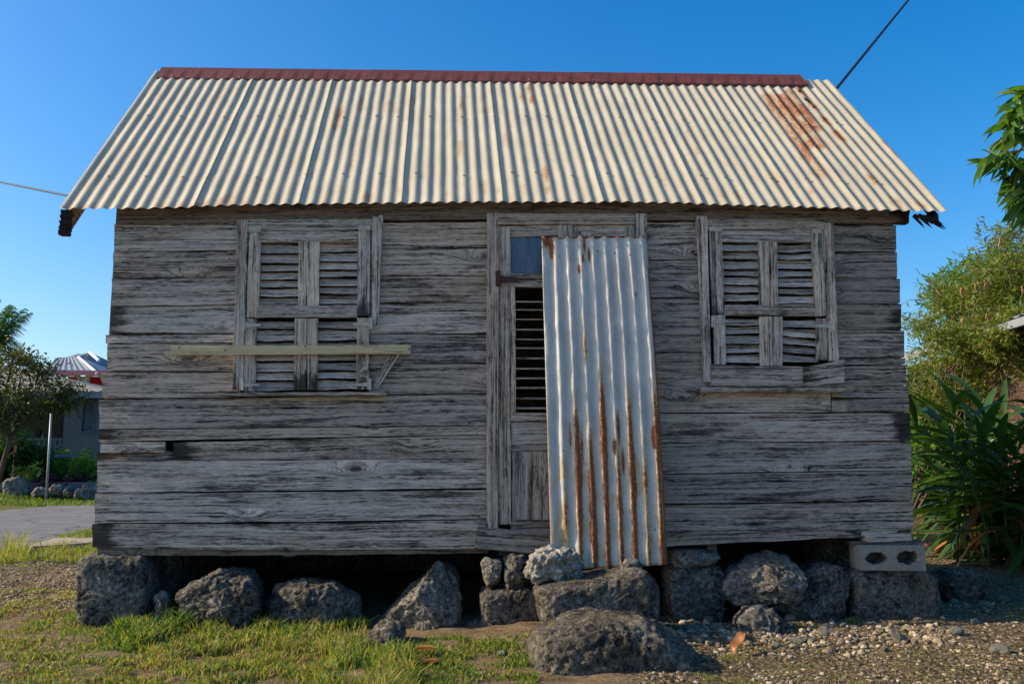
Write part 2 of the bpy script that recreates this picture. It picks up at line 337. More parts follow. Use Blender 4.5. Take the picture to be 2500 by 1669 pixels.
# ------------------------------------------------------------------ ground, road
def road_x(y, side):                                 # the lane runs past the left side of the house
    near = interp(y, [(-60, -1.5), (-6, -3.9), (3.86, -4.67), (6.8, -4.96), (14, -5.4), (40, -6.5), (200, -14)])
    far = interp(y, [(-60, -6.8), (-6, -7.6), (11.4, -8.52), (14.6, -8.3), (40, -10.3), (200, -18)])
    return near if side == 'n' else far
def ground_h(x, y):
    fx, nx = road_x(y, 'f'), road_x(y, 'n')
    bank = .22*sstep(.6, 3.2, fx-x)
    d = max(fx-x, x-nx)                              # distance off the road (negative on it)
    off = sstep(.15, .8, d)*sstep(60, 30, abs(y)+abs(x)*.5)
    w = .035*fbm(Vector((x*.9, y*.9, 0)), 3)+.02*fbm(Vector((x*3.3, y*3.3, 4)), 3)+.008*fbm(Vector((x*11, y*11, 9)), 2)
    dip = -.03*sstep(.3, 1.2, x-.2)*sstep(-.2, -1.2, y)
    return bank+off*(w+dip)-.006
def nonuni(fine0, fine1, step, far):
    a = list(np.arange(fine0, fine1+1e-6, step)); s = step; x = fine1
    while x < far: s *= 1.35; x += s; a.append(x)
    s = step; x = fine0; pre = []
    while x > -far: s *= 1.35; x -= s; pre.append(x)
    return pre[::-1]+a
gx = nonuni(-5.0, 4.6, .045, 600); gy = nonuni(-2.4, 4.4, .045, 600)
GV = np.array([(x, y, ground_h(x, y)) for y in gy for x in gx])
nx_ = len(gx); ii = np.arange((len(gy)-1)*(nx_-1)); r_, c_ = ii//(nx_-1), ii % (nx_-1)
GF = np.stack([r_*nx_+c_, r_*nx_+c_+1, (r_+1)*nx_+c_+1, (r_+1)*nx_+c_], 1)
gravel = np.zeros(len(GV)); green = np.zeros(len(GV)); pale = np.zeros(len(GV))
for i, (x, y, z) in enumerate(GV):
    right = sstep(.25, .9, x)*.55; leftp = .8*sstep(1.0, .3, math.hypot((x+2.75)/1.0, (y-1.2)/1.5))
    gravel[i] = max(right, leftp, .35*sstep(-.3, .6, y))
    gl = .46*sstep(.9, -.2, x)*sstep(.1, -.5, y)
    pale[i] = sstep(-2.0, -2.9, y)*sstep(26, 18, abs(x)+abs(y))*sstep(0, .5, x-road_x(y, 'n')) if y < -1.9 else 0  # unseen ground behind the camera made paler to bounce light onto the front wall
    verge = .75 if (x < -8.3 or (x < -3.6 and y > 2.5)) else 0
    far = .7*sstep(5, 9, abs(x))*sstep(3, 7, y)
    green[i] = max(gl, verge, far, .62*right)
g = npmesh('ground', GV, GF, M['ground'], None, {'gravel': gravel, 'green': green, 'pale': pale}, True); tag(g, kind='structure')
V = []; F = []
ys = [-60, -30, -15]+list(np.arange(-8, 40, .5))+[50, 70, 100, 150, 200]
for y in ys:
    a, b = road_x(y, 'f'), road_x(y, 'n')
    ja, jb = .10*fbm(Vector((1, y*1.3, 0)), 3), .10*fbm(Vector((5, y*1.3, 3)), 3)
    V += [(a+ja, y, .006), ((a+b)/2, y, .03), (b+jb, y, .006)]
for i in range(len(ys)-1):
    for k in (0, 1): F.append((i*3+k, i*3+k+1, i*3+k+4, i*3+k+3))
tag(mesh('road', V, F, M['asphalt'], smooth=True), kind='structure')
mb = MB(); c0, c1, c2, c3 = (G(60, 1345), G(226, 1326), G(226, 1314), G(150, 1316))
V = [(c.x, c.y, z) for z in (-.03, .045) for c in (c0, c1+Vector((.6, .1, 0)), c2+Vector((.6, .3, 0)), c3)]
sl_ = mesh('path_slab', V, [(3, 2, 1, 0), (4, 5, 6, 7), (0, 1, 5, 4), (1, 2, 6, 5), (2, 3, 7, 6), (3, 0, 4, 7)], M['slab']); tag(sl_, kind='structure')
# ------------------------------------------------------------------ boards
def board(name, quad, y, thick, parent, mat='wood', vert=False, wob=.0025, tiltdy=0.0, rot=0.0, rotends=(0, 0), seg=.06, tint=None, rows=5, endwob=.004, seedp=None, bow=0.0, nverts=None):
    """board on a plane parallel to the wall. quad = TL,TR,BR,BL in photo pixels; y = front plane (bottom edge), top edge sits tiltdy further in"""
    TL, TR, BR, BL = [U(px, py, y+(tiltdy if k < 2 else 0)) for k, (px, py) in enumerate(quad)]
    c = (TL+TR+BR+BL)/4
    if vert: A0, A1, B0, B1 = TL, BL, TR, BR          # length runs downwards: A edge left, B edge right
    else: A0, A1, B0, B1 = TL, TR, BL, BR             # length runs right: A top, B bottom
    ax = (((A1+B1)-(A0+B0))).normalized(); ay = Vector((0, 1, 0)); ay = (ay-ax*ay.dot(ax)).normalized(); az = ax.cross(ay)
    Mx = Matrix((( ax.x, ay.x, az.x, c.x), (ax.y, ay.y, az.y, c.y), (ax.z, ay.z, az.z, c.z), (0, 0, 0, 1)))
    L = (A1-A0).length; n = max(2, min(90, int(L/seg))); sd_ = seedp if seedp is not None else rng.random()*100
    V = []; F = []; ra = []
    for back in (0, 1):
        for i in range(n+1):
            t = i/n
            pa, pb = A0.lerp(A1, t), B0.lerp(B1, t); wd = (pb-pa); wdn = wd.normalized()
            ea = wob*1.6*fbm(Vector((t*L*7, sd_, 1)), 3); eb = wob*1.6*fbm(Vector((t*L*7, sd_, 5)), 3)
            bw = bow*math.sin(math.pi*t)
            for j in range(rows+1):
                s = j/rows; p = pa.lerp(pb, s)+wdn*(ea*(1-s)+eb*s+bw)
                if i in (0, n):
                    e = endwob*(fbm(Vector((s*6, sd_, 9+i)), 3)+.25*rng.uniform(-1, 1)); p += ax*(e*(1 if i == 0 else -1))
                p.y += back*thick - (0 if back else .0016*fbm(Vector((t*L*3, s*3, sd_)), 3))
                V.append(p)
                e0 = max(rotends[0]*sstep(.28, 0, t*L), rotends[1]*sstep(.28, 0, (1-t)*L))
                ra.append(max(rot, e0, .38*sstep(.12, 0, min(s, 1-s))*(.6+rot)))
    w = rows+1; off = (n+1)*w
    for i in range(n):
        for j in range(rows):
            a = i*w+j; F.append((a, a+w, a+w+1, a+1)); F.append((off+a, off+a+1, off+a+w+1, off+a+w))
        F.append((i*w, off+i*w, off+(i+1)*w, (i+1)*w)); F.append((i*w+rows, (i+1)*w+rows, off+(i+1)*w+rows, off+i*w+rows))
    for j in range(rows):
        F.append((j, j+1, off+j+1, off+j)); k = n*w; F.append((k+j, off+k+j, off+k+j+1, k+j+1))
    if vert: F = [f[::-1] for f in F]
    o = mesh(name, V, F, M[mat], parent, Mx, False, {'rot': ra})
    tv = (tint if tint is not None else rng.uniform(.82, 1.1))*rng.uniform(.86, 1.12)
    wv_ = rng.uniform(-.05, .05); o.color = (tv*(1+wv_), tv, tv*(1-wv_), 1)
    return o
def rectq(x0, y0, x1, y1): return [(x0, y0), (x1, y0), (x1, y1), (x0, y1)]
HOUSE = empty('chattel_house', (.28, 1.34, .4), 'weathered grey wooden plank house with cream corrugated roof, raised on coral stones', 'house')
YP = -.011                                           # proud lower edge of a lapped plank
def plank(quad, **k):
    k.setdefault('tiltdy', .006); k.setdefault('wob', .0022); return board('plank', quad, YP, .022, HOUSE, 'wood', **k)
def rows_of(xl, xr, yl, yr, **kw):
    for i in range(len(yl)-1):
        a = xl[i] if isinstance(xl, list) else xl; b = xr[i] if isinstance(xr, list) else xr
        kk = {k: (v[i] if isinstance(v, list) else v) for k, v in kw.items()}
        g0, g1 = rng.uniform(1.2, 4.2), rng.uniform(1.2, 4.2); plank([(a, yl[i]+g0), (b, yr[i]+g1), (b, yr[i+1]), (a, yl[i+1])], **kk)
# left of window, between window and door, below
rows_of([279, 276, 273, 270, 258, 262, 250], 586, [545, 613, 678, 746, 814, 838, 906, 972], [541, 610, 675, 744, 812, 836, 905, 968], rotends=[(0, 0), (.1, 0), (.2, 0), (.75, 0), (.1, 0), (.3, 0), (.5, .2)], tint=[.98, 1.0, 1.04, .92, 1.0, .88, .9])
rows_of(900, 1196, [541, 605, 673, 739, 760, 814, 887, 962], [539, 603, 671, 737, 757, 813, 885, 959], tint=[.95, .95, .85, .95, 1.05, .8, .85, .8][:7])
rows_of([242], 1192, [972, 1046], [959, 1037], tint=[.92], rotends=[(.35, 0)])
plank([(240, 1048), (1192, 1039), (1192, 1060), (240, 1077)], tint=.85, rotends=(.75, 0), tiltdy=.006)
plank([(425, 1080), (1192, 1061), (1192, 1118), (430, 1123)], tint=.95, rotends=(1.0, 0), endwob=.02)
plank([(238, 1103), (450, 1100), (450, 1122), (237, 1124)], tint=.6, rot=.5, rotends=(.8, .9))
board('patch_board', [(246, 1078), (402, 1078), (401, 1103), (244, 1104)], -.036, .02, HOUSE, 'wood', tint=1.45, wob=.002)
rows_of([237, 231, 225], 1192, [1123, 1201, 1276, 1336], [1118, 1191, 1265, 1337], tint=[1.12, 1.08, 1.0], rotends=[(.1, 0), (.35, 0), (1.0, 0)], bow=[0, .004, .012])
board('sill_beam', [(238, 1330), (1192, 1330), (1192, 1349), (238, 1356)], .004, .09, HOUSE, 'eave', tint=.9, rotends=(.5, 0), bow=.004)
# right part
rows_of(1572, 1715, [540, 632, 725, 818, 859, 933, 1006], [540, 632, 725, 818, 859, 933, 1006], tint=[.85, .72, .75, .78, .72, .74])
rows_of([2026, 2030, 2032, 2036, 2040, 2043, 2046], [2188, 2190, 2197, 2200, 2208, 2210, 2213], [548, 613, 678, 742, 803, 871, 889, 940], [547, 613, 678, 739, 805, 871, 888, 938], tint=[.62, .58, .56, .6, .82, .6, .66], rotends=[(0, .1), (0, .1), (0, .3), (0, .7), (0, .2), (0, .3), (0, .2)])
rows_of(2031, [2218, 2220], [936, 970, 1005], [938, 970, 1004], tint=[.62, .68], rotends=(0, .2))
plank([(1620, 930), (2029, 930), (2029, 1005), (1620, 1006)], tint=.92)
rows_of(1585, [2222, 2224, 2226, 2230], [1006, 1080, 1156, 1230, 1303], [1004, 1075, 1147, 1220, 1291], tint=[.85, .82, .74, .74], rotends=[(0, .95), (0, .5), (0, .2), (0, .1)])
plank([(1585, 1301), (2105, 1294), (2100, 1309), (1585, 1335)], tint=.85, rotends=(0, .6))
board('skirt_piece', [(2062, 1297), (2196, 1290), (2188, 1300), (2064, 1312)], -.005, .03, HOUSE, 'wood', tint=.95, endwob=.03)
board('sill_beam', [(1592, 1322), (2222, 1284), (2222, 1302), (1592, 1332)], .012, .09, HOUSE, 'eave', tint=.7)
# wall plate under the eaves
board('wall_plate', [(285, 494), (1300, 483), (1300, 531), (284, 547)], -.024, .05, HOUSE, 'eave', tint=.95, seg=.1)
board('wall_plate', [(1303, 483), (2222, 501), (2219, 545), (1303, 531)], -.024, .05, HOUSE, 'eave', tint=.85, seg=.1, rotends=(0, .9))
# ------------------------------------------------------------------ windows
def hinge(parent, plate, strap, y=-.041, mat='zinc'):
    mb = MB(); q = plate; pts = [U(*p, y) for p in ((q[0], q[1]), (q[2], q[1]), (q[2], q[3]), (q[0], q[3]))]
    def prism(pts, th=.004):
        n = len(pts); mb.add([p for p in pts]+[p+Vector((0, th, 0)) for p in pts], [tuple(range(n))[::-1], tuple(range(n, 2*n))]+[(i, (i+1) % n, n+(i+1) % n, n+i) for i in range(n)])
    prism(pts); prism([U(*p, y-.0015) for p in strap])
    # knuckle
    if abs(q[3]-q[1]) > abs(q[2]-q[0]):
        x = (q[0] if strap[0][0] < q[0] else q[2]); mb.tube([U(x, q[1], y-.003), U(x, q[3], y-.003)], .0055, 6)
    else: mb.tube([U(q[0], q[3], y-.003), U(q[2], q[3], y-.003)], .005, 6)
    h = mb.build('hinge', M[mat], parent)
    return h
def slats(parent, x0, x1, bots, top, y=-.024, tint=1.0, ragged=.003, skew=0, n='slat'):
    prev = top
    for k, b in enumerate(bots):
        bl, br = (b, b+skew) if not isinstance(b, tuple) else b
        pt = prev if not isinstance(prev, tuple) else prev[0]
        board(n, [(x0-2, pt+5.2), (x1+2, pt+5.2+((prev[1]-prev[0]) if isinstance(prev, tuple) else 0)), (x1+2, br+rng.uniform(-1.5, 1.5)), (x0-2, bl+rng.uniform(-1.5, 1.5))], y+rng.uniform(-.002, .003), .007, parent, 'slat', tiltdy=.03, wob=ragged, seg=.012, rows=3, tint=tint*rng.uniform(.85, 1.15), rot=.05, bow=rng.uniform(-.001, .003))
        prev = (bl, br)
YF = -.034
def vboard(nm, x0, x1, yt, yb, parent, x0b=None, x1b=None, y=YF, th=.03, **k):
    k.setdefault('wob', .002)
    return board(nm, [(x0, yt), (x1, yt), (x1b or x1, yb), (x0b or x0, yb)], y, th, parent, 'trim', vert=True, **k)
def hboard(nm, x0, x1, yt, yb, parent, y=YF, th=.03, **k): return board(nm, rectq(x0, yt, x1, yb), y, th, parent, 'trim', **k)
# left window (the part itself is its head board)
W1 = board('window', rectq(605, 535, 909, 562), -.036, .03, HOUSE, 'trim', tint=1.0)
tag(W1, 'shuttered window with a pale lath nailed across it')
vboard('jamb', 579, 605, 536, 950, W1, 567, 594, y=-.038, tint=.95, rotends=(0, .6))
vboard('jamb', 909, 935, 527, 792, W1, 907, 923, y=-.038, tint=.95, rotends=(0, .3), endwob=.02)
vboard('stile', 607, 636, 563, 775, W1, 602, 631, tint=1.0)
vboard('stile', 873, 903, 562, 770, W1, 872, 902, tint=.95, rotends=(0, .8))
hboard('rail', 636, 873, 564, 590, W1, y=-.031, tint=1.05)
vboard('stile', 729, 780, 589, 745, W1, 727, 778, y=-.031, tint=1.15)
hboard('rail', 632, 872, 745, 774, W1, y=-.032, tint=1.0)
slats(W1, 635, 728, [617, 642, 661, 681, 700, 723, 745], 592, tint=1.05)
slats(W1, 780, 873, [613, 637, 657, 675, 696, 716, 741], 588, tint=1.05)
vboard('stile', 600, 626, 778, 955, W1, 595, 622, tint=1.0, rotends=(0, .5))
vboard('stile', 719, 748, 777, 952, W1, 717, 747, tint=.85, rotends=(0, .9))
vboard('stile', 751, 776, 777, 951, W1, 749, 773, tint=.95, rotends=(0, .7))
vboard('stile', 872, 902, 776, 950, W1, 869, 899, tint=1.05, rotends=(0, .4))
slats(W1, 626, 718, [801, 831, 857, 881, 905, 927, 952], 780, tint=1.0, ragged=.0035)
slats(W1, 775, 871, [801, 830, 856, 881, 903, 924, 950], 780, tint=1.0, ragged=.0035)
board('sill', [(548, 958), (948, 957), (945, 964), (556, 965)], -.07, .09, W1, 'trim', wob=.004, tint=.8, rot=.2, endwob=.02)
board('broken_jamb', [(962, 846), (986, 848), (921, 950), (908, 942)], -.030, .018, W1, 'trim', vert=True, tint=.8)
hinge(W1, (607, 554, 638, 565), [(619, 565), (629, 565), (626, 597), (622, 597)]); hinge(W1, (874, 550, 905, 561), [(882, 561), (892, 561), (889, 596), (885, 596)])
hinge(W1, (588, 779, 597, 808), [(597, 786), (637, 791), (637, 796), (597, 799)]); hinge(W1, (584, 925, 593, 952), [(593, 934), (634, 937), (634, 941), (593, 944)])
hinge(W1, (900, 776, 908, 803), [(900, 785), (861, 789), (861, 794), (900, 796)]); hinge(W1, (897, 924, 905, 951), [(897, 933), (860, 937), (860, 941), (897, 943)])
lt = board('lath', [(416, 844), (1002, 841), (1002, 863), (416, 866)], -.062, .018, HOUSE, 'lath', wob=.0012, tint=1.0, endwob=.002)
tag(lt, 'pale yellowish lath nailed across the shutters')
# right window
W2 = board('window', rectq(1726, 536, 2012, 562), -.036, .03, HOUSE, 'trim', tint=.9)
tag(W2, 'shuttered window with a split board across its foot')
vboard('jamb', 1700, 1726, 527, 932, W2, 1720, 1737, y=-.038, tint=.95, rotends=(0, .2))
vboard('jamb', 2010, 2034, 544, 880, W2, 2026, 2049, y=-.038, tint=.9)
vboard('stile', 1732, 1762, 563, 766, W2, 1741, 1769, tint=1.1, rotends=(0, .6))
vboard('stile', 1982, 2009, 564, 771, W2, 1991, 2017, tint=1.1, rotends=(0, .3))
hboard('rail', 1762, 1982, 563, 590, W2, y=-.031, tint=.95)
vboard('stile', 1852, 1897, 590, 744, W2, 1856, 1900, y=-.031, tint=.92)
hboard('rail', 1769, 1990, 743, 770, W2, y=-.032, tint=.9)
slats(W2, 1764, 1850, [611, 633, 656, 673, 694, 714, 733], 592, tint=.95, ragged=.005)
slats(W2, 1898, 1985, [615, 633, 656, 675, 700, 718, 740], 592, tint=.95, ragged=.006)
vboard('stile', 1743, 1770, 769, 890, W2, 1745, 1772, tint=1.0)
vboard('stile', 1855, 1885, 773, 893, W2, 1858, 1888, tint=1.0)
vboard('stile', 1889, 1911, 773, 893, W2, 1888, 1910, tint=.85, rot=.15)
vboard('stile', 1995, 2021, 777, 878, W2, 1994, 2020, tint=.75, rot=.3, rotends=(0, .4))
slats(W2, 1771, 1855, [793, 814, 838, 860, 884], 774, tint=.95, ragged=.004)
slats(W2, 1911, 1996, [(797, 801), (818, 828), (838, 845), (858, 866), (884, 884)], 777, tint=.92, ragged=.005)
board('foot_board', [(1738, 889), (1962, 895), (1962, 944), (1738, 941)], -.048, .03, W2, 'trim', wob=.004, tint=.85, rotends=(0, .3))
board('foot_board', [(1960, 894), (2062, 877), (2061, 932), (1960, 944)], -.050, .03, W2, 'trim', wob=.006, tint=.9, rotends=(.7, .2))
board('sill', [(1709, 945), (2066, 947), (2063, 955), (1712, 957)], -.075, .09, W2, 'trim', wob=.004, tint=.8, rot=.15, endwob=.02)
hinge(W2, (1732, 554, 1763, 563), [(1746, 563), (1754, 563), (1752, 588), (1748, 588)]); hinge(W2, (1982, 560, 2006, 568), [(1990, 568), (1998, 568), (1996, 602), (1992, 602)])
hinge(W2, (1737, 770, 1744, 798), [(1744, 778), (1779, 783), (1779, 787), (1744, 789)]); hinge(W2, (2024, 783, 2036, 811), [(2024, 790), (1990, 793), (1990, 798), (2024, 801)])
# ------------------------------------------------------------------ door (the part is its outer frame post)
DR = board('door', rectq(1215, 521, 1549, 547), -.040, .035, HOUSE, 'trim', tint=.9)
tag(DR, 'louvred plank door half hidden by a metal sheet')
vboard('jamb', 1189, 1218, 520, 1290, DR, 1187, 1216, y=-.040, th=.035, tint=.95, rotends=(0, .3))
vboard('jamb', 1549, 1580, 521, 1300, DR, 1552, 1584, y=-.038, th=.035, tint=1.0)
vboard('stile', 1219, 1246, 552, 1279, DR, 1218, 1247, y=-.026, tint=1.0)
vboard('stile', 1363, 1384, 549, 1290, DR, y=-.028, tint=1.0); vboard('stile', 1386, 1408, 549, 1290, DR, y=-.026, tint=.9); vboard('stile', 1525, 1549, 549, 1290, DR, y=-.026, tint=1.0)
hboard('rail', 1246, 1363, 551, 577, DR, y=-.022, tint=1.05); hboard('rail', 1408, 1525, 551, 577, DR, y=-.022, tint=1.0)
hboard('rail', 1246, 1363, 667, 700, DR, y=-.022, tint=1.0); hboard('rail', 1408, 1525, 667, 700, DR, y=-.022)
hboard('rail', 1247, 1363, 1008, 1028, DR, y=-.030, tint=1.05); hboard('panel_board', 1248, 1363, 1030, 1099, DR, y=-.016, tint=1.15)
vboard('panel_board', 1249, 1298, 1101, 1270, DR, y=-.014, tint=.95); vboard('panel_board', 1300, 1363, 1101, 1270, DR, y=-.014, tint=1.0)
hboard('rail', 1247, 1363, 1268, 1300, DR, y=-.02, tint=.7, rot=.5)
hboard('panel_board', 1408, 1525, 700, 1290, DR, y=-.014, tint=.9)
p_ = [U(*q, -.006) for q in rectq(1244, 574, 1366, 670)]
mesh('pane', p_+[p+Vector((0, .004, 0)) for p in p_], [(3, 2, 1, 0), (4, 5, 6, 7)], M['pane'], DR)
p_ = [U(*q, -.006) for q in rectq(1405, 574, 1528, 670)]
mesh('pane', p_+[p+Vector((0, .004, 0)) for p in p_], [(3, 2, 1, 0), (4, 5, 6, 7)], M['pane'], DR)
vboard('bead', 1247, 1258, 700, 1010, DR, 1248, 1259, y=-.034, th=.02, tint=1.25)
for k, yb in enumerate([738, 759, 782, 807, 830, 853, 877, 902, 926, 949, 974, 998]):   # open louvres: lower edges forward, gaps between
    a, b = U(1256, yb-2+rng.uniform(-1, 1), -.026), U(1364, yb-2+rng.uniform(-1, 1), -.026)
    c = (a+b)/2; an = R(20); d = Vector((0, math.cos(an), math.sin(an)*.55)).normalized()
    Mx = Matrix.Translation(c); L = (b-a).length/2; hs_ = .0035; up = Vector((0, -d.z, d.y))
    V = [Vector((sx*L, 0, 0))+d*dd+up*uu for sx in (-1, 1) for dd in (0, .036) for uu in (-hs_, hs_)]
    o = mesh('slat', V, BOXF, M['slat'], DR, Mx, world=False); o.color = (1.1, 1.1, 1.1, 1)
hinge(DR, (1210, 661, 1220, 699), [(1220, 673), (1281, 679), (1281, 684), (1220, 690)], y=-.044, mat='rust')
th_ = board('threshold', [(1166, 1287), (1346, 1301), (1350, 1356), (1157, 1338)], -.085, .10, HOUSE, 'wood', tint=.72, wob=.004, tiltdy=.01)
# nails on the planks (dark heads near the ends)
me_n = bpy.data.meshes.new('nail'); bm = bmesh.new(); bmesh.ops.create_cone(bm, segments=6, radius1=.0058, radius2=.0045, depth=.004, cap_ends=True, matrix=Matrix.Rotation(R(90), 4, 'X')); bm.to_mesh(me_n); bm.free(); me_n.materials.append(M['nail'])
for (px, py) in [(262, 1188), (262, 1222), (300, 640), (320, 1216), (560, 632), (300, 760), (290, 1060), (2205, 992), (2210, 1060), (1170, 1260), (1165, 1060), (2030, 1290), (1660, 1195), (2150, 600), (2165, 660), (2020, 995), (549, 855), (437, 848), (998, 852), (745, 845), (1240, 1015), (1450, 1140)]:
    p = U(px, py, -.013 if 844 > py or py > 866 else -.064); link(bpy.data.objects.new('nail', me_n), HOUSE, Matrix.Translation((p.x, p.y, p.z)))
# ------------------------------------------------------------------ other walls, floor
XL, XR, YB, ZB = -2.19, 2.765, 2.68, .43
def wplank(V, F, tint):
    c = sum((Vector(v) for v in V), Vector())/len(V); d = (Vector(V[-1])-Vector(V[0])); d = Vector((abs(d.x), abs(d.y), 0))
    M0 = Matrix.Translation(c) @ (Matrix.Rotation(R(90), 4, 'Z') if d.y > d.x else Matrix.Identity(4))
    o = mesh('plank', V, F, M['wood'], HOUSE, M0); o.color = (tint, tint, tint, 1)
for X, sgn in ((XL, 1), (XR, -1)):
    nrow = 16; z = ZB
    while z < 3.95:
        z1 = min(z+.172, 4.0); ys0, ys1 = .025, YB
        def cut(zz): return .0 if zz < 2.52 else (zz-2.50)/1.02
        a0, b0 = ys0+cut(z), ys1-cut(z); a1, b1 = ys0+cut(z1), ys1-cut(z1)
        if b1-a1 < .05: break
        V = [(X, a0, z), (X+sgn*.018, a0, z), (X+sgn*.008, a1, z1), (X+sgn*.022, a1, z1), (X, b0, z), (X+sgn*.018, b0, z), (X+sgn*.008, b1, z1), (X+sgn*.022, b1, z1)]
        wplank(V, [(0, 1, 3, 2), (4, 6, 7, 5), (0, 4, 5, 1), (2, 3, 7, 6), (0, 2, 6, 4), (1, 5, 7, 3)], rng.uniform(.6, .9)); z = z1
z = ZB
while z < 2.6:
    z1 = z+.172; V = [(XL, YB, z), (XL, YB-.018, z), (XL, YB-.008, z1), (XL, YB-.022, z1), (XR, YB, z), (XR, YB-.018, z), (XR, YB-.008, z1), (XR, YB-.022, z1)]
    wplank(V, [(0, 1, 3, 2), (4, 6, 7, 5), (0, 4, 5, 1), (2, 3, 7, 6), (0, 2, 6, 4), (1, 5, 7, 3)], rng.uniform(.7, 1)); z = z1
for k in range(14):
    y0 = .06+k*.185; o = MB().box((XL+.03, y0, .455), (XR-.03, y0+.18, .48)).build('floor_board', M['eave'], HOUSE)
for x in (XL+.06, -1.1, .2, 1.5, XR-.10):
    MB().box((x, .10, .36), (x+.06, YB-.04, .453)).build('joist', M['eave'], HOUSE)
for x in (XL+.022, XR-.09):
    for y in (.026, YB-.09): MB().box((x, y, .45), (x+.065, y+.065, 2.55)).build('corner_post', M['eave'], HOUSE)
for x0, x1 in ((XL+.004, XL+.075), (XR-.075, XR-.002)): MB().box((x0, .0125, .44), (x1, .0235, 2.5)).build('corner_board', M['eave'], HOUSE)
# ------------------------------------------------------------------ roof
YE, YRG = -.12, 1.33
EAVE = [(153, 510), (340, 509), (609, 502), (800, 499), (1030, 496), (1260, 493), (1480, 494), (1700, 498), (1983, 507), (2308, 515)]
ep = [U(px, py, YE) for px, py in EAVE]
XE0, XE1 = ep[0].x, ep[-1].x
rp0, rp1 = U(384, 184, YRG), U(2018, 188, YRG)
# a nearly square roof: the ridge line is level, between the two ends
RZ = (rp0.z+rp1.z)/2
def roof_pt(u, v, back=False):
    xe = lerp(XE0, XE1, u); ze = interp(xe, [(p.x, p.z) for p in ep]); xr = lerp(rp0.x, rp1.x, u)
    e = Vector((xe, YE if not back else 2*YRG-YE, ze if not back else 2.45)); r = Vector((xr, YRG, lerp(rp0.z, rp1.z, u)*.5+RZ*.5))
    return e.lerp(r, v)
NRM = Vector((0, -(RZ-2.45), YRG-YE)).normalized()
ROOF_W = XE1-XE0; PITCH = ROOF_W/70.0; AMP = .0064
def to_uv(px, py):                                    # photo pixel -> roof coordinates
    d = ray(px, py); p0 = roof_pt(.5, .5); t = (p0-CAM).dot(NRM)/d.dot(NRM); P = CAM+d*t
    v = (P.y-YE)/(YRG-YE); xe = lerp(XE0, rp0.x, v); xf = lerp(XE1, rp1.x, v); return (P.x-xe)/(xf-xe), v
# rust patches: pixel start, pixel end along the corrugation, half width in corrugations, strength
RUST = [((1895, 230), (1975, 360), 1.5, 1.0), ((1920, 235), (1985, 320), 1.2, .95), ((1945, 340), (2005, 440), .7, .85), ((1962, 380), (1985, 432), .4, .7), ((1942, 205), (1990, 262), .5, 1.0), ((1925, 220), (1985, 300), .45, .95), ((2008, 285), (2018, 300), .45, 1.0),
        ((2040, 322), (2056, 345), .4, 1.0), ((2058, 348), (2090, 385), .35, .55), ((2126, 440), (2138, 450), .4, .9), ((2178, 496), (2190, 506), .5, .95), ((2155, 350), (2192, 386), .2, .9), ((2230, 500), (2262, 510), .6, .75), ((1808, 496), (1796, 484), .4, .6),
        ((835, 255), (815, 305), .5, .72), ((885, 230), (878, 262), .5, .6), ((1007, 230), (997, 290), .45, .62), ((1127, 235), (1125, 265), .35, .66), ((1125, 280), (1124, 300), .35, .7), ((1123, 350), (1122, 380), .35, .6), ((1293, 205), (1300, 250), .35, .78), ((1274, 225), (1276, 235), .4, .7), ((1330, 420), (1334, 450), .3, .72),
        ((1182, 460), (1180, 478), .4, .65), ((900, 486), (898, 495), .5, .8), ((1273, 470), (1275, 485), .4, .55), ((1334, 470), (1335, 482), .5, .6), ((570, 480), (560, 500), .5, .7), ((540, 485), (532, 500), .5, .65), ((510, 488), (500, 502), .5, .6), ((448, 490), (440, 502), .5, .6), ((395, 488), (388, 500), .5, .55), ((165, 495), (158, 507), .7, .75), ((205, 492), (196, 505), .5, .75), ((235, 492), (226, 505), .5, .6), ((230, 415), (215, 440), .35, .55), ((480, 490), (470, 505), .5, .6), ((950, 240), (945, 270), .4, .5), ((970, 255), (968, 270), .5, .5), ((600, 488), (590, 500), .5, .5), ((1760, 488), (1770, 498), .5, .45), ((1520, 478), (1525, 490), .5, .5), ((1090, 478), (1092, 490), .5, .45)]
for _ in range(34):
    c = rng.uniform(1, 69); v0 = rng.random()**1.5*.8; x0 = roof_pt(c/70, v0); RUST.append((c, v0, v0+rng.uniform(.02, .16), rng.uniform(.25, .5), rng.uniform(.32, .5)))
RU = []
for it in RUST:
    if len(it) == 5: RU.append((it[0]/70, it[3]*PITCH/ROOF_W, it[1], it[2], it[4])); continue
    a, b, w, s = it
    (u0, v0), (u1, v1) = to_uv(*a), to_uv(*b); RU.append(((u0+u1)/2, w*PITCH/ROOF_W, min(v0, v1), max(v0, v1), s))
HOLES = [to_uv(1972, 246), to_uv(1978, 250), to_uv(2013, 293), to_uv(1952, 222), to_uv(1966, 240), to_uv(1986, 262)]
def rust_at(u, v):
    m = 0
    for uc, hw, v0, v1, s in RU:
        du = abs(u-uc)/hw
        if du < 2:
            dv = 0 if v0 <= v <= v1 else (v0-v if v < v0 else v-v1)
            m = max(m, s*.9*sstep(1.8, .1, du)*sstep(.06, -.03, dv)*(1+.5*fbm(Vector((u*90, v*9, 5)), 3)))
    return max(m, +.26*sstep(.02, 0, v), .10*sstep(.0, 1, fbm(Vector((u*60, v*3, 2)), 3)))
ROOF = mesh('roof', *(lambda a: (boxv(*a), BOXF))(((XE0+.12, YRG-.025, RZ-.17), (XE1-.12, YRG+.025, RZ-.05))), M['eave'], HOUSE)   # ridge beam carrying the sheets
NS = 9; cuts = [0, 9, 17, 25, 33, 41, 49, 57, 62, 70]
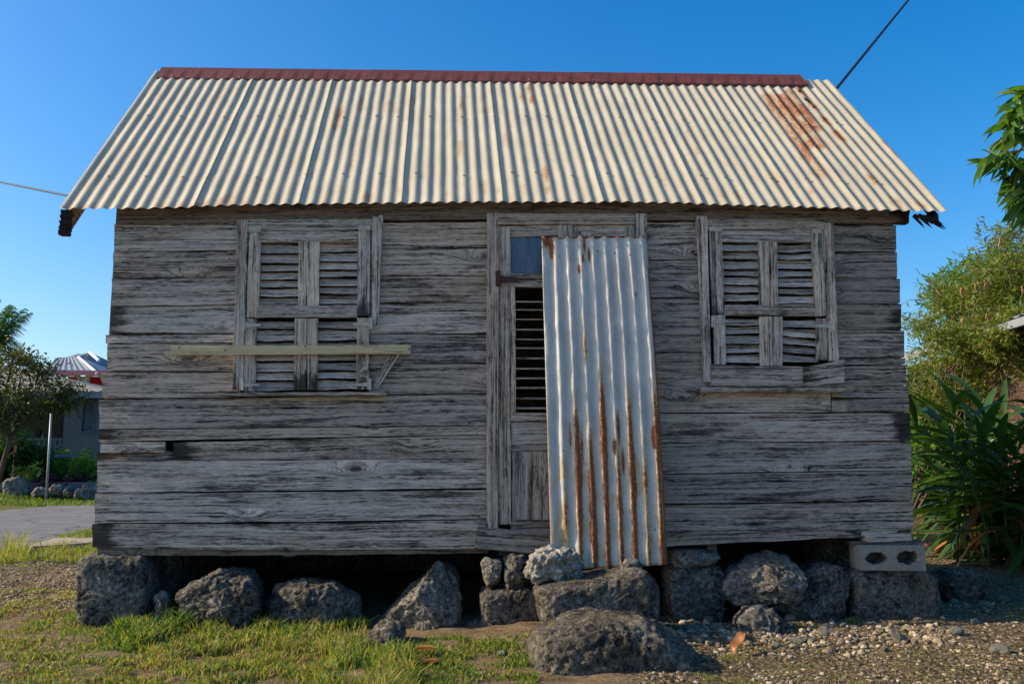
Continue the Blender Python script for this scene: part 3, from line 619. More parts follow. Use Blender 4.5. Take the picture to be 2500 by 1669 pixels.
for back in (False, True):
    for k in range(NS):
        c0, c1 = cuts[k], cuts[k+1]+(1.0 if k < NS-1 else 0.15)
        if k == 0: c0 = -.15
        nu = int((c1-c0)*10); nv = 64 if not back else 8; V = []; F = []; ru = []; ho = []
        slip = rng.uniform(-.006, .006); lift = .0008*(NS-k)+.001
        for j in range(nv+1):
            for i in range(nu+1):
                c = lerp(c0, c1, i/nu); u = c/70; v = lerp(-.002, .997, j/nv)
                a = AMP*(1+.12*fbm(Vector((c*.6, v*5, k*3)), 2))
                p = roof_pt(u, v, back)+Vector((0, -slip, -slip))*(1-v)*(1 if not back else 0)
                nn = NRM if not back else Vector((NRM.x, -NRM.y, NRM.z))
                lf = lift+.0025*sstep(c1-.45, c1, c)*(k < NS-1)
                dent = .0022*fbm(Vector((u*30, v*9, 3)), 3)
                p += nn*(a*math.cos(2*math.pi*c)+lf+dent)+Vector((.0025*fbm(Vector((c*.3, v*6, 8)), 2), 0, 0))
                V.append(p); ru.append(rust_at(u, v) if not back else .1)
                ho.append(max([0]+[sstep(1.0, .4, math.hypot((u-hu)/.0042, (v-hv)/.016)) for hu, hv in HOLES]) if not back else 0)
        for j in range(nv):
            for i in range(nu): q = j*(nu+1)+i; F.append((q, q+1, q+nu+2, q+nu+1) if not back else (q, q+nu+1, q+nu+2, q+1))
        o = mesh('roof_sheet', V, F, M['roof'], ROOF, None, True, {'rust': ru, 'hole': ho})
        if not back and k == 8: tag(o, 'cream roof sheet with orange rust patches')
# screws on the crests
me_s = bpy.data.meshes.new('roof_screw'); bm = bmesh.new(); bmesh.ops.create_cone(bm, segments=7, radius1=.0115, radius2=.007, depth=.010, cap_ends=True); bm.to_mesh(me_s); bm.free(); me_s.materials.append(M['screw'])
q_ = NRM.to_track_quat('Z', 'Y').to_matrix().to_4x4()
for v, st in ((.17, 3), (.60, 3)):
    c = 2
    while c < 69:
        p = roof_pt(c/70, v+rng.uniform(-.012, .012))+NRM*(AMP+.007); link(bpy.data.objects.new('roof_screw', me_s), ROOF, Matrix.Translation(p) @ q_); c += rng.choice((2, 3, 3, 4))
# ridge cap in three lapped lengths, raised over the crests
def ucap(px): return to_uv(px, 190)[0]
for k, (a, b) in enumerate(((374, 904), (903, 1422), (1421, 1956))):
    u0, u1 = ucap(a), ucap(b); n = 40; V = []; F = []
    for i in range(n+1):
        u = lerp(u0, u1, i/n); top = roof_pt(u, 1); jag = 0
        if k == 2 and i > n-4: jag = rng.uniform(-.03, .012)
        fl = .016+.002*k+.003*math.sin(i*2.1); w = .93+.003*fbm(Vector((u*12, k, 0)), 2)
        f0 = roof_pt(u, w)+NRM*fl; f1 = roof_pt(u, w)+NRM*(fl-.006)+Vector((0, -.004, -.012))
        tp = top+Vector((0, -.018, .032+.002*k)); tb = top+Vector((0, .018, .032+.002*k)); bk = Vector((f0.x, 2*YRG-f0.y, f0.z))
        tp.x += jag; tb.x += jag
        V += [f1, f0, tp, tb, bk]
    for i in range(n):
        for j in range(4): F.append((i*5+j, (i+1)*5+j, (i+1)*5+j+1, i*5+j+1))
    o = mesh('ridge_cap', V, F, M['ridge'], ROOF); o.modifiers.new('thick', 'SOLIDIFY').thickness = .003
for px in (412, 580, 745, 912, 1102, 1292, 1445, 1610, 1784, 1930):
    u = ucap(px); p = roof_pt(u, .942)+NRM*.021; link(bpy.data.objects.new('cap_screw', me_s), ROOF, Matrix.Translation(p) @ q_ @ Matrix.Scale(.8, 4))
# barge boards along both gable edges
def barge(u, w, drop, mat, xo):
    a, b = roof_pt(u, .004), roof_pt(u, .985); V = []
    for p in (a, b):
        for dx in (0, w):
            V += [p+Vector((xo+dx, .02, -.022)), p+Vector((xo+dx, .02, -.022-drop))]
    return mesh('barge_board', V, [(0, 1, 3, 2), (4, 6, 7, 5), (0, 4, 5, 1), (2, 3, 7, 6), (0, 2, 6, 4), (1, 5, 7, 3)], M[mat], ROOF)
barge(0, .028, .15, 'eave', .0); barge(1, .028, .06, 'char', -.06)
mb = MB()                                              # black rotten end grain of the left barge board
a = roof_pt(0, .004)
for k in range(16):
    z = a.z-.012-k*.0095; mb.box((a.x-.012+rng.uniform(-.006, .004), a.y+.0+rng.uniform(-.012, .006), z-.010), (a.x+.036+rng.uniform(-.004, .006), a.y+.05, z+.002))
mb.build('rotten_end', M['char'], ROOF)
mb = MB(); a = roof_pt(1, .0)                           # splintered black rafter end at the right
for k in range(16):
    t = k/15; s = a+Vector((-.19+.11*t+rng.uniform(-.012, .012), .04+rng.uniform(-.015, .015), -.018-.012*t)); e = s+Vector((.03+.075*rng.random(), -.03, -.03-.065*rng.random()))
    mb.tube([s, s.lerp(e, .6), e], [.011, .008, .001], 4)
mb.build('splintered_end', M['char'], ROOF)
for u in (.16, .33, .5, .67, .84):
    for back in (0, 1):
        a, b = roof_pt(u, .02, back), roof_pt(u, .985, back); V = []
        for p in (a, b):
            for dx in (0, .05): V += [p+Vector((dx, 0, -.02)), p+Vector((dx, 0, -.11))]
        if not back: V = [v if i > 3 else Vector((v.x, v.y+.28, v.z+.28)) for i, v in enumerate(V)]
        mesh('rafter', V, [(0, 1, 3, 2), (4, 6, 7, 5), (0, 4, 5, 1), (2, 3, 7, 6), (0, 2, 6, 4), (1, 5, 7, 3)], M['eave'], ROOF)
# ------------------------------------------------------------------ leaning corrugated sheet
Y0, Y1 = -.125, -.31
tl, tr, br, bl = U(1322, 579, Y0), U(1580, 577, Y0), U(1632, 1378, Y1), U(1346, 1392, Y1)
V = []; F = []; ru = []; ho = []; nu, nv = 130, 130; NC = 8.6
GH = [(.10, .09), (.17, .105), (.165, .063), (.30, .055), (.40, .075), (.44, .05), (.52, .105), (.52, .045), (.62, .05), (.68, .055), (.82, .06), (.88, .11), (.86, .035), (.97, .15), (.955, .13), (.035, .72), (.13, .74), (.13, .66), (.92, .62), (.52, .95), (.9, .9), (.14, .98), (.95, .98)]
for j in range(nv+1):
    v = j/nv
    for i in range(nu+1):
        u = i/nu; l = tl.lerp(bl, v); r = tr.lerp(br, v); r = r+Vector((.022*math.sin(math.pi*min(1, v*1.0))*.6, 0, 0))
        p = l.lerp(r, u); ph = u*NC-.12
        flat = sstep(.0, .13, u)*.75+.25; flat *= .55+.45*sstep(.0, .14, v) if v < .2 else 1
        a = .0115*flat*(1+.18*fbm(Vector((u*5, v*4, 1)), 2))
        d = a*math.cos(2*math.pi*ph)+.006*fbm(Vector((u*4, v*6, 7)), 3)*sstep(.5, .0, u)+.0035*fbm(Vector((u*14, v*22, 3)), 3)
        d -= .02*sstep(.06, 0, abs(u-.12)+abs(v-.93)*.8); curl = .016*sstep(.97, 1.0, u)
        p = p+Vector((0, -d+curl, 0)); p.z += .006*fbm(Vector((u*9, 0, 3)), 3)*(v < .01 or v > .99)+.004*math.cos(2*math.pi*ph)*(v < .005)
        V.append(p)
        cr = .5+.5*math.cos(2*math.pi*(ph-.10)); kc_ = math.floor(ph+.4); rs_ = [.62, .55, .45, .5, .38, .5, .42, .55, .4, .5][int(kc_) % 10]; low = sstep(rs_-.12, rs_+.3, v)*[.45, .8, 1, .95, 1, .85, .9, .7, 1, .8][int(kc_) % 10]
        streak = 1.5*cr**1.5*low*(.38+.55*fbm(Vector((math.floor(ph+.4)*3.1, v*2.2, 5)), 2)+.45)*sstep(.05, .2, u)*(.75+.25*sstep(1, .6, v))
        edge = max(sstep(.965, .99, u)*sstep(.06, .14, v)*1.2, sstep(.012, .0, v)*.95, .65*sstep(.018, 0, u)*sstep(.35, .6, v), .6*sstep(.99, 1, v))
        blob = max([0]+[s*sstep(1.5, .2, math.hypot((u-x)/wx, (v-y)/wy)) for x, y, wx, wy, s in ((.62, .60, .022, .06, 1.1), (.58, .655, .02, .03, 1.1), (.93, .63, .03, .05, 1.0), (.98, .62, .03, .09, 1.1), (.65, .70, .02, .05, .9), (.09, .035, .03, .05, 1.0), (.05, .01, .06, .03, 1.1), (.4, .025, .02, .035, .9), (.38, .07, .015, .02, 1), (.34, .105, .018, .018, 1.0), (.44, .06, .018, .03, 1.0), (.85, .19, .015, .012, .8), (.36, .35, .018, .07, .75), (.30, .66, .016, .08, .8), (.2, .62, .02, .06, .7), (.5, .63, .016, .08, .75))])
        mott = .34*sstep(.30, .85, v)*sstep(-.1, .5, fbm(Vector((u*7, v*9, 11)), 4))+.12*sstep(.5, .9, v); ru.append(max(min(.98, streak*.85+mott), edge, blob)); ho.append(max([0]+[sstep(1.2, .5, math.hypot((u-x)*.68/.0058, (v-y)*2.0/.0058)) for x, y in GH]))
for j in range(nv):
    for i in range(nu): q = j*(nu+1)+i; F.append((q, q+nu+1, q+nu+2, q+1))
SH = mesh('corrugated_sheet', V, F, M['galv'], None, None, True, {'rust': ru, 'hole': ho})
SH.modifiers.new('thick', 'SOLIDIFY').thickness = .0012
tag(SH, 'rust streaked galvanised corrugated sheet leaning upright against the door', 'metal sheet')
# ------------------------------------------------------------------ stones
def rock(name, poly, yfront, depth, mat, label, cat='stone', e=.55, rough=.03, seed=None, group=None, n=(150, 72), pits=0, ysil=.35, sink=.05, flat=.0, smoothf=True, chisel=0):
    """outline seen from the front, given its own distance and thickness; front and back bulge by a superellipse"""
    ys_ = yfront+depth*ysil; pts = [U(px, py, ys_) for px, py in poly]; sd_ = seed if seed is not None else (zlib.crc32(label.encode()) % 5000)/100
    zmin = min(p.z for p in pts); pts = [Vector((p.x, 0, p.z-(sink if p.z < zmin+.04 else 0))) for p in pts]
    c = Vector((sum(p.x for p in pts)/len(pts), yfront+depth/2, (max(p.z for p in pts)+min(p.z for p in pts))/2))
    segs = [(p, pts[(i+1) % len(pts)]) for i, p in enumerate(pts)]
    def rad(th):
        dx, dz = math.cos(th), math.sin(th); best = None
        for a, b in segs:
            ax_, az_, bx, bz = a.x-c.x, a.z-c.z, b.x-c.x, b.z-c.z; den = (bx-ax_)*dz-(bz-az_)*dx
            if abs(den) < 1e-9: continue
            t = (az_*dx-ax_*dz)/den
            if -1e-6 <= t <= 1+1e-6:
                r = (ax_+(bx-ax_)*t)*dx+(az_+(bz-az_)*t)*dz
                if r > 0 and (best is None or r > best): best = r
        return best or .05
    cr_ = random.Random(int(sd_*1000)); planes = []
    ex = max(p.x for p in pts)-c.x; ez = max(p.z for p in pts)-c.z
    for _ in range(chisel):
        pn = Vector((cr_.uniform(-1, 1), cr_.uniform(-1.3, .2), cr_.uniform(-.5, 1))).normalized(); sup = math.sqrt((pn.x*ex)**2+(pn.y*depth/2)**2+(pn.z*ez)**2); planes.append((pn, sup*cr_.uniform(.82, 1.0)))
    nt, nf = n; rr = [rad(2*math.pi*i/nt) for i in range(nt)]
    rr = [(rr[i-1]+2*rr[i]+rr[(i+1) % nt])/4 for i in range(nt)]
    V = []; F = []
    for j in range(nf+1):
        f = -math.pi/2+math.pi*j/nf
        cf = abs(math.cos(f))**e; sf = math.copysign(abs(math.sin(f))**e, math.sin(f))
        for i in range(nt):
            th = 2*math.pi*i/nt; q = Vector((rr[i]*cf*math.cos(th), sf*depth/2, rr[i]*cf*math.sin(th)))
            for pn, pd in planes:
                ov = q.dot(pn)-pd
                if ov > 0: q = q-pn*ov*.92
            nn = Vector((q.x/.3, q.y/max(depth, .1)*1.6, q.z/.3)); nn = nn.normalized() if nn.length > 1e-6 else Vector((0, -1, 0))
            w = c+q; s3 = Vector((sd_, sd_*1.7, 0))
            d = rough*(1.1*fbm(w*3.0+s3, 2)+.55*fbm(w*9+s3, 3)-.4*sstep(.25, .0, abs(mnoise.noise(w*13+s3)))+.42*fbm(w*34+s3, 4)+.08)
            if pits:
                dist = mnoise.voronoi(w*14+s3)[0][0]; d -= pits*sstep(.32, .05, dist); d += pits*.6*fbm(w*9+s3, 3)
            V.append(c+q+nn*d-Vector((0, 0, 0)))
    for j in range(nf):
        for i in range(nt): F.append((j*nt+i, (j+1)*nt+i, (j+1)*nt+(i+1) % nt, j*nt+(i+1) % nt))
    o = mesh(name, V, F, M[mat], None, Matrix.Translation(c), smoothf); return tag(o, label, cat, group)
rock('foundation_stone', [(192, 1364), (222, 1355), (300, 1352), (348, 1356), (362, 1375), (366, 1430), (362, 1490), (335, 1520), (262, 1532), (205, 1520), (190, 1490), (188, 1420)], -.06, .36, 'rock', 'tall squared dark coral block carrying the corner of the house beside the road', e=.22, rough=.016, ysil=.15, n=(128, 64))
rock('small_stone', [(376, 1470), (388, 1446), (408, 1445), (414, 1475), (410, 1515), (372, 1520)], -.06, .14, 'rockpale', 'thin upright pale stone wedged beside the tall corner block', e=.7, n=(56, 26), chisel=5)
rock('boulder', [(415, 1452), (470, 1424), (540, 1394), (600, 1396), (632, 1405), (650, 1440), (645, 1478), (615, 1515), (567, 1532), (500, 1525), (450, 1505)], -.16, .42, 'rock', 'wedge shaped dark boulder with pale top edge under the house', e=.46, rough=.03, chisel=5)
rock('boulder', [(645, 1470), (668, 1428), (690, 1418), (815, 1418), (850, 1445), (875, 1462), (880, 1525), (840, 1545), (700, 1540), (655, 1520)], -.14, .36, 'rock', 'flat topped rounded grey stone beside the triangular boulder', e=.46, rough=.026, chisel=5)
rock('boulder', [(908, 1530), (965, 1475), (1020, 1420), (1070, 1366), (1106, 1382), (1124, 1415), (1126, 1480), (1124, 1548), (1050, 1556), (985, 1545), (935, 1545)], -.20, .50, 'rockpale', 'tall triangular pale boulder with its sunlit face towards the road', e=.46, rough=.030, n=(128, 64), chisel=5)
rock('mossy_stump', [(896, 1545), (925, 1520), (958, 1515), (982, 1530), (990, 1572), (900, 1575)], -.62, .2, 'rockblack', 'small black mossy lump in front of the triangular boulder', 'stump', e=.8, rough=.02, n=(64, 30))
rock('small_stone', [(1174, 1372), (1185, 1357), (1218, 1356), (1226, 1375), (1222, 1410), (1208, 1438), (1190, 1438), (1180, 1415)], -.14, .16, 'rockpale', 'narrow upright pale stone under the threshold plank', e=.5, rough=.016, sink=.005, n=(56, 28), chisel=5)
rock('small_stone', [(1228, 1365), (1245, 1350), (1285, 1354), (1296, 1380), (1290, 1420), (1268, 1440), (1240, 1434), (1232, 1400)], -.16, .18, 'rock', 'rounded stone under the threshold plank next to the white coral', e=.5, rough=.02, sink=.005, n=(56, 28), chisel=5)
rock('foundation_stone', [(1172, 1448), (1190, 1435), (1300, 1432), (1322, 1450), (1324, 1500), (1318, 1550), (1195, 1552), (1174, 1520)], -.18, .34, 'rock', 'low squared stone stacked under the two threshold stones', e=.35, rough=.016)
rock('small_stone', [(1126, 1528), (1145, 1512), (1175, 1510), (1186, 1530), (1180, 1552), (1130, 1552)], -.12, .14, 'rock', 'small grey stone on the ground between triangular boulder and squared stone', e=.7, n=(48, 24), chisel=5)
rock('coral_lump', [(1288, 1375), (1310, 1342), (1345, 1328), (1372, 1336), (1392, 1324), (1415, 1345), (1422, 1385), (1424, 1408), (1395, 1418), (1350, 1416), (1310, 1424), (1292, 1404)], -.46, .20, 'coral', 'pitted white coral lump at the foot of the corrugated sheet', 'coral', e=.75, rough=.03, pits=.022, sink=.005, n=(144, 72))
rock('small_stone', [(1516, 1380), (1528, 1364), (1556, 1362), (1572, 1378), (1570, 1394), (1518, 1396)], -.44, .10, 'rock', 'small dark stone holding the foot of the corrugated sheet', e=.8, rough=.018, sink=.005, n=(48, 24), chisel=5)
rock('step_stone', [(1312, 1450), (1325, 1432), (1400, 1420), (1500, 1402), (1550, 1388), (1580, 1393), (1602, 1425), (1606, 1480), (1604, 1530), (1540, 1545), (1400, 1545), (1335, 1530), (1318, 1490)], -.62, .48, 'rockblack', 'long squared dark step stone below the corrugated sheet', e=.24, rough=.017, ysil=.2, n=(160, 72), chisel=0)
rock('step_stone', [(1298, 1590), (1320, 1545), (1380, 1522), (1450, 1510), (1560, 1512), (1640, 1532), (1690, 1560), (1718, 1612), (1722, 1680), (1700, 1740), (1500, 1760), (1320, 1750), (1296, 1680)], -1.34, .58, 'rockblack', 'largest low dark boulder lying in front of the step stone', e=.36, rough=.024, ysil=.38, n=(190, 90), sink=.02, chisel=2)
rock('foundation_stone', [(1626, 1390), (1640, 1378), (1750, 1376), (1764, 1395), (1764, 1450), (1760, 1520), (1640, 1525), (1626, 1470)], -.06, .34, 'rock', 'upright squared dark stone carrying the house right of the sheet', e=.22, rough=.018)
rock('small_stone', [(1634, 1352), (1660, 1339), (1745, 1338), (1758, 1355), (1756, 1380), (1640, 1383)], -.06, .30, 'rockpale', 'flat stone slab on top of the upright squared stone', e=.5, rough=.018, sink=.004, n=(72, 32), chisel=5)
rock('boulder', [(1769, 1425), (1785, 1398), (1830, 1372), (1880, 1356), (1935, 1364), (1970, 1385), (1974, 1420), (1945, 1450), (1900, 1470), (1840, 1474), (1785, 1462)], -.22, .40, 'rockpale', 'angular rough boulder propped between squared stones, its crown in sun', e=.46, rough=.036, sink=.004, n=(120, 60), chisel=11)
rock('boulder', [(1866, 1470), (1960, 1420), (1975, 1388), (2010, 1374), (2050, 1384), (2072, 1420), (2072, 1475), (2062, 1530), (1990, 1540), (1900, 1530), (1860, 1510)], -.10, .38, 'rock', 'rounded grey boulder beside the stone that carries the concrete block', e=.46, rough=.03, chisel=5)
rock('rubble_stone', [(1800, 1540), (1812, 1500), (1850, 1478), (1885, 1482), (1915, 1510), (1936, 1550), (1925, 1580), (1810, 1580)], -.42, .26, 'rock', 'dark broken rubble stone at the foot of the boulders by the dry leaf', e=.75, rough=.03, n=(80, 36), chisel=8)
rock('foundation_stone', [(2076, 1410), (2095, 1392), (2150, 1386), (2260, 1388), (2282, 1410), (2292, 1470), (2285, 1520), (2200, 1538), (2090, 1535), (2078, 1470)], -.10, .40, 'rock', 'large squared stone carrying the hollow concrete block', e=.24, rough=.02, ysil=.15, n=(128, 60))
rock('rear_stone', [(2296, 1418), (2312, 1396), (2360, 1390), (2400, 1402), (2412, 1430), (2400, 1450), (2300, 1450)], .55, .3, 'rockblack', 'dark low stone in the shade behind the concrete block', e=.5, n=(64, 30))
REAR = [(-1.95, 2.45, .62, .44, 'rear wall'), (-1.25, 2.45, .66, .42, 'rear wall'), (-.5, 2.45, .7, .43, 'rear wall'), (.25, 2.45, .62, .43, 'rear wall'), (.95, 2.45, .7, .42, 'rear wall'), (1.6, 2.45, .56, .43, 'rear wall'), (2.3, 2.45, .72, .44, 'rear wall'),
        (-1.98, .62, .5, .42, 'side wall facing the lane'), (-2.0, 1.15, .5, .44, 'side wall facing the lane'), (-1.98, 1.72, .54, .43, 'side wall facing the lane'), (-1.98, 2.1, .5, .43, 'side wall facing the lane'), (2.55, .75, .5, .42, 'side wall facing the ginger'), (2.55, 1.3, .54, .43, 'side wall facing the ginger'), (2.55, 1.9, .5, .43, 'side wall facing the ginger')]
for k, (x, yy, w, h, where) in enumerate(REAR):
    c = Vector((x, yy, h/2-.01)); V = []; F = []; h += .04; w += .14
    for j in range(11):
        f = -math.pi/2+math.pi*j/10
        for i in range(18):
            th = 2*math.pi*i/18; q = Vector((math.copysign(abs(math.cos(th)*math.cos(f))**.6, math.cos(th))*(w/2 if yy > 2.3 else .17), math.copysign(abs(math.sin(th)*math.cos(f))**.6, math.sin(th))*(.18 if yy > 2.3 else .3), math.copysign(abs(math.sin(f))**.6, f)*h/2))
            V.append(c+q*(1.12+.14*fbm((c+q)*4, 3)))
    for j in range(10):
        for i in range(18): F.append((j*18+i, j*18+(i+1) % 18, (j+1)*18+(i+1) % 18, (j+1)*18+i))
    tag(mesh('foundation_stone', V, F, M['rock'], None, Matrix.Translation(c), True), 'shaded foundation stone under the floor below the '+where, 'stone', 'stones below the '+where)
# hollow concrete block (lying, two broken-edged hollows in front)
fa, fb = U(2100, 1391, -.10), U(2253, 1387, -.10); top_ = U(2100, 1329, -.10)
bw, bh, bd = (fb-fa).length, top_.z-fa.z, .20; ang = R(-7)
mb = MB(); holes = [(.10, .42, .25, .73), (.57, .91, .27, .77)]
def holepts(h, n=22, sd_=0): return [((h[0]+h[1])/2+(h[1]-h[0])/2*math.copysign(abs(math.cos(a))**.8, math.cos(a))*(1+.38*fbm(Vector((math.cos(a)*3.5, math.sin(a)*2.5, sd_)), 3)), (h[2]+h[3])/2+(h[3]-h[2])/2*math.copysign(abs(math.sin(a))**.8, math.sin(a))*(1+.38*fbm(Vector((math.cos(a)*3.5, math.sin(a)*2.5, 4+sd_)), 3))) for a in [2*math.pi*i/n for i in range(n)]]
bm = bmesh.new()
def ring(pts, y): return [bm.verts.new((u*bw, y, w*bh)) for u, w in pts]
hp = [holepts(h, 22, k*7) for k, h in enumerate(holes)]
outer = [(0, 0), (.25, .012), (.5, 0), (.75, .008), (1, 0), (1, .5), (1, 1), (.75, .99), (.5, 1), (.25, .995), (0, 1), (0, .5)]
ro = ring(outer, 0); rh = [ring(h, 0) for h in hp]; rb = ring(outer, bd); rhb = [ring(h, .19) for h in hp]
ed = []
for r_ in [ro]+rh: ed += [bm.edges.new((r_[i], r_[(i+1) % len(r_)])) for i in range(len(r_))]
bmesh.ops.triangle_fill(bm, edges=ed, use_beauty=True)
for i in range(len(ro)): bm.faces.new((ro[i], ro[(i+1) % len(ro)], rb[(i+1) % len(ro)], rb[i]))
bm.faces.new(rb)
for a, b in zip(rh, rhb):
    for i in range(len(a)): bm.faces.new((a[i], b[i], b[(i+1) % len(a)], a[(i+1) % len(a)]))
    bm.faces.new(b)
bmesh.ops.recalc_face_normals(bm, faces=bm.faces); me = bpy.data.meshes.new('concrete_block'); bm.to_mesh(me); bm.free(); me.materials.append(M['block'])
blk = link(bpy.data.objects.new('concrete_block', me), None, Matrix.Translation(fa-Vector((0, 0, .004))) @ Matrix.Rotation(ang, 4, 'Z')); tag(blk, 'hollow grey concrete block lying on the squared stone under the house corner', 'concrete block')
bv = blk.modifiers.new('edge', 'BEVEL'); bv.width = .004; bv.segments = 2; bv.limit_method = 'ANGLE'
tag(board('wood_shim', [(2119, 1306), (2224, 1302), (2226, 1319), (2118, 1323)], -.06, .12, None, 'wood', tint=.95), 'short grey wood offcut packed between concrete block and wall', 'wood block')
tag(board('wood_shim', [(2085, 1322), (2250, 1318), (2250, 1327), (2085, 1330)], -.055, .14, None, 'eave', tint=.6), 'thin dark wooden packer flat on the concrete block', 'wood block')
# ------------------------------------------------------------------ gravel and loose pebbles
def icos():
    t = (1+5**.5)/2; v = np.array([(-1, t, 0), (1, t, 0), (-1, -t, 0), (1, -t, 0), (0, -1, t), (0, 1, t), (0, -1, -t), (0, 1, -t), (t, 0, -1), (t, 0, 1), (-t, 0, -1), (-t, 0, 1)], float)
    v /= np.linalg.norm(v[0]); f = np.array([(0, 11, 5), (0, 5, 1), (0, 1, 7), (0, 7, 10), (0, 10, 11), (1, 5, 9), (5, 11, 4), (11, 10, 2), (10, 7, 6), (7, 1, 8), (3, 9, 4), (3, 4, 2), (3, 2, 6), (3, 6, 8), (3, 8, 9), (4, 9, 5), (2, 4, 11), (6, 2, 10), (8, 6, 7), (9, 8, 1)]); return v, f
IV, IF = icos(); nr = np.random.default_rng(3)
def gravel_patch(name, n, samp, smin, smax, label):
    Vs = []; Fs = []
    for k in range(n):
        x, y = samp(); s = smin+(smax-smin)*nr.random()**3.2
        v = IV*(s*nr.uniform(.7, 1.3, 3)*np.array((1.1, 1.0, .7)))*(1+nr.uniform(-.22, .22, (12, 1))); a = nr.uniform(0, 6.28); ca, sa = math.cos(a), math.sin(a)
        v = np.stack([v[:, 0]*ca-v[:, 1]*sa, v[:, 0]*sa+v[:, 1]*ca, v[:, 2]], 1)+np.array((x, y, ground_h(x, y)+s*.22)); Fs.append(IF+12*len(Vs)); Vs.append(v)
    o = npmesh(name, np.concatenate(Vs), np.concatenate(Fs), M['gravelm']); return tag(o, label, 'gravel', kind='stuff')
def m_gravel():
    t = NT('loose_gravel'); i = t.island(); n = t.noise(t.pos(), 70, 4, .7)
    c = t.ramp(i, [(0, (.08, .06, .04)), (.35, (.19, .145, .09)), (.75, (.33, .26, .165)), (.97, (.48, .40, .28))]); c = t.mix(t.math('MULTIPLY', t.rng(n, .5, .7), .5), c, (.13, .11, .085))
    t.bsdf(c, .95, 0, t.bump(n, .5, .005), .15); return t.m
M['gravelm'] = m_gravel()
def s_right():
    while 1:
        p = G(nr.uniform(1560, 2620), nr.uniform(1420, 1740))
        if mnoise.noise(Vector((p.x*2.2, p.y*2.2, 0))) > nr.uniform(-.5, .35) and p.y < .5: return p.x, p.y
def s_foot():
    p = G(nr.uniform(1600, 2330), nr.normal(1545, 14)); return p.x, p.y
def s_left():
    p = G(nr.uniform(-60, 200), nr.uniform(1375, 1480)); return p.x, p.y
gravel_patch('gravel', 7000, s_right, .0025, .012, 'pale loose limestone gravel right of the step stones')
gravel_patch('gravel', 1300, s_foot, .005, .024, 'grey rubble gravel along the foot of the right foundation stones')
gravel_patch('gravel', 4500, s_left, .004, .014, 'pale gravel patch left of the corner block')
me_p = []
for k in range(4):
    bm = bmesh.new(); bmesh.ops.create_icosphere(bm, subdivisions=2, radius=1)
    for v in bm.verts: v.co = Vector((v.co.x*1.2, v.co.y*.9, v.co.z*.7))*(1+.38*fbm(v.co*1.3+Vector((k*5, 0, 0)), 3))
    m_ = bpy.data.meshes.new('pebble'); bm.to_mesh(m_); bm.free(); m_.materials.append(M['pebble']); me_p.append(m_)
PB = [(2015, 1540, 20), (1985, 1548, 10), (1950, 1550, 17), (2382, 1516, 14), (2335, 1545, 17), (2300, 1538, 10), (2372, 1540, 9), (2440, 1585, 22), (2330, 1470, 12), (2405, 1480, 14), (2450, 1465, 14), (1750, 1535, 18), (1770, 1548, 14), (1730, 1512, 18), (1690, 1535, 18), (1790, 1512, 12), (1735, 1555, 10), (1930, 1515, 15), (2060, 1525, 11), (2240, 1515, 9), (2270, 1505, 12), (2040, 1660, 10), (2145, 1600, 8), (2090, 1552, 8), (2185, 1545, 9), (2320, 1660, 8), (1895, 1560, 11), (1275, 1568, 14), (1228, 1590, 16), (1290, 1592, 10), (1255, 1555, 9)]
for k, (px, py, s) in enumerate(PB):
    p = G(px, py); s *= .0016*(p-CAM).length/4.5; o = bpy.data.objects.new('pebble', me_p[k % 4]); z = ground_h(p.x, p.y)
    link(o, None, Matrix.Translation((p.x, p.y, z+s*.4)) @ Matrix.Rotation(rng.uniform(0, 6.3), 4, 'Z') @ Matrix.Scale(s, 4)); tag(o, 'small pale limestone pebble lying on the gravel or grass by the stones', 'pebble', 'loose pebbles around the foundation stones')
p = G(2192, 1555); o = bpy.data.objects.new('small_stone', me_p[1].copy()); link(o, None, Matrix.Translation((p.x, p.y, ground_h(p.x, p.y)+.028)) @ Matrix.Rotation(R(50), 4, 'Y') @ Matrix.Diagonal((.045, .03, .035, 1))); tag(o, 'upright buff flat stone standing in the pale gravel', 'stone')
# dry leaves
def dry_leaf(px, py, L, rz, lift, label):
    p = G(px, py); V = []; F = []; n = 10
    for i in range(n+1):
        t = i/n; w = .20*L*math.sin(math.pi*min(1, t*.97+.02))**.8
        x = L*(t-.5); z = lift*math.sin(t*2.6)+.25*lift*math.sin(t*9)
        for s in (-1, 0, 1): V.append(Vector((x, s*w, z+abs(s)*w*.7)))
    for i in range(n):
        for j in (0, 1): F.append((i*3+j, i*3+j+1, i*3+j+4, i*3+j+3))
    o = mesh('dry_leaf', V, F, M['dryleaf'], None, Matrix.Translation((p.x, p.y, ground_h(p.x, p.y)+.015)) @ Matrix.Rotation(rz, 4, 'Z') @ Matrix.Rotation(R(-25) if lift > .03 else 0, 4, 'Y'), True, world=False); tag(o, label, 'leaf')
dry_leaf(1812, 1572, .16, R(35), .07, 'curled orange brown dry leaf on the gravel by the rubble stone')
dry_leaf(1035, 1602, .13, R(-5), .012, 'flat brown dry leaf lying on grass before the squared stone')
dry_leaf(1052, 1627, .10, R(8), .012, 'small brown dry leaf below the larger one on the grass')
dry_leaf(785, 1652, .11, R(4), .012, 'brown dry leaf among the tall grass tufts')
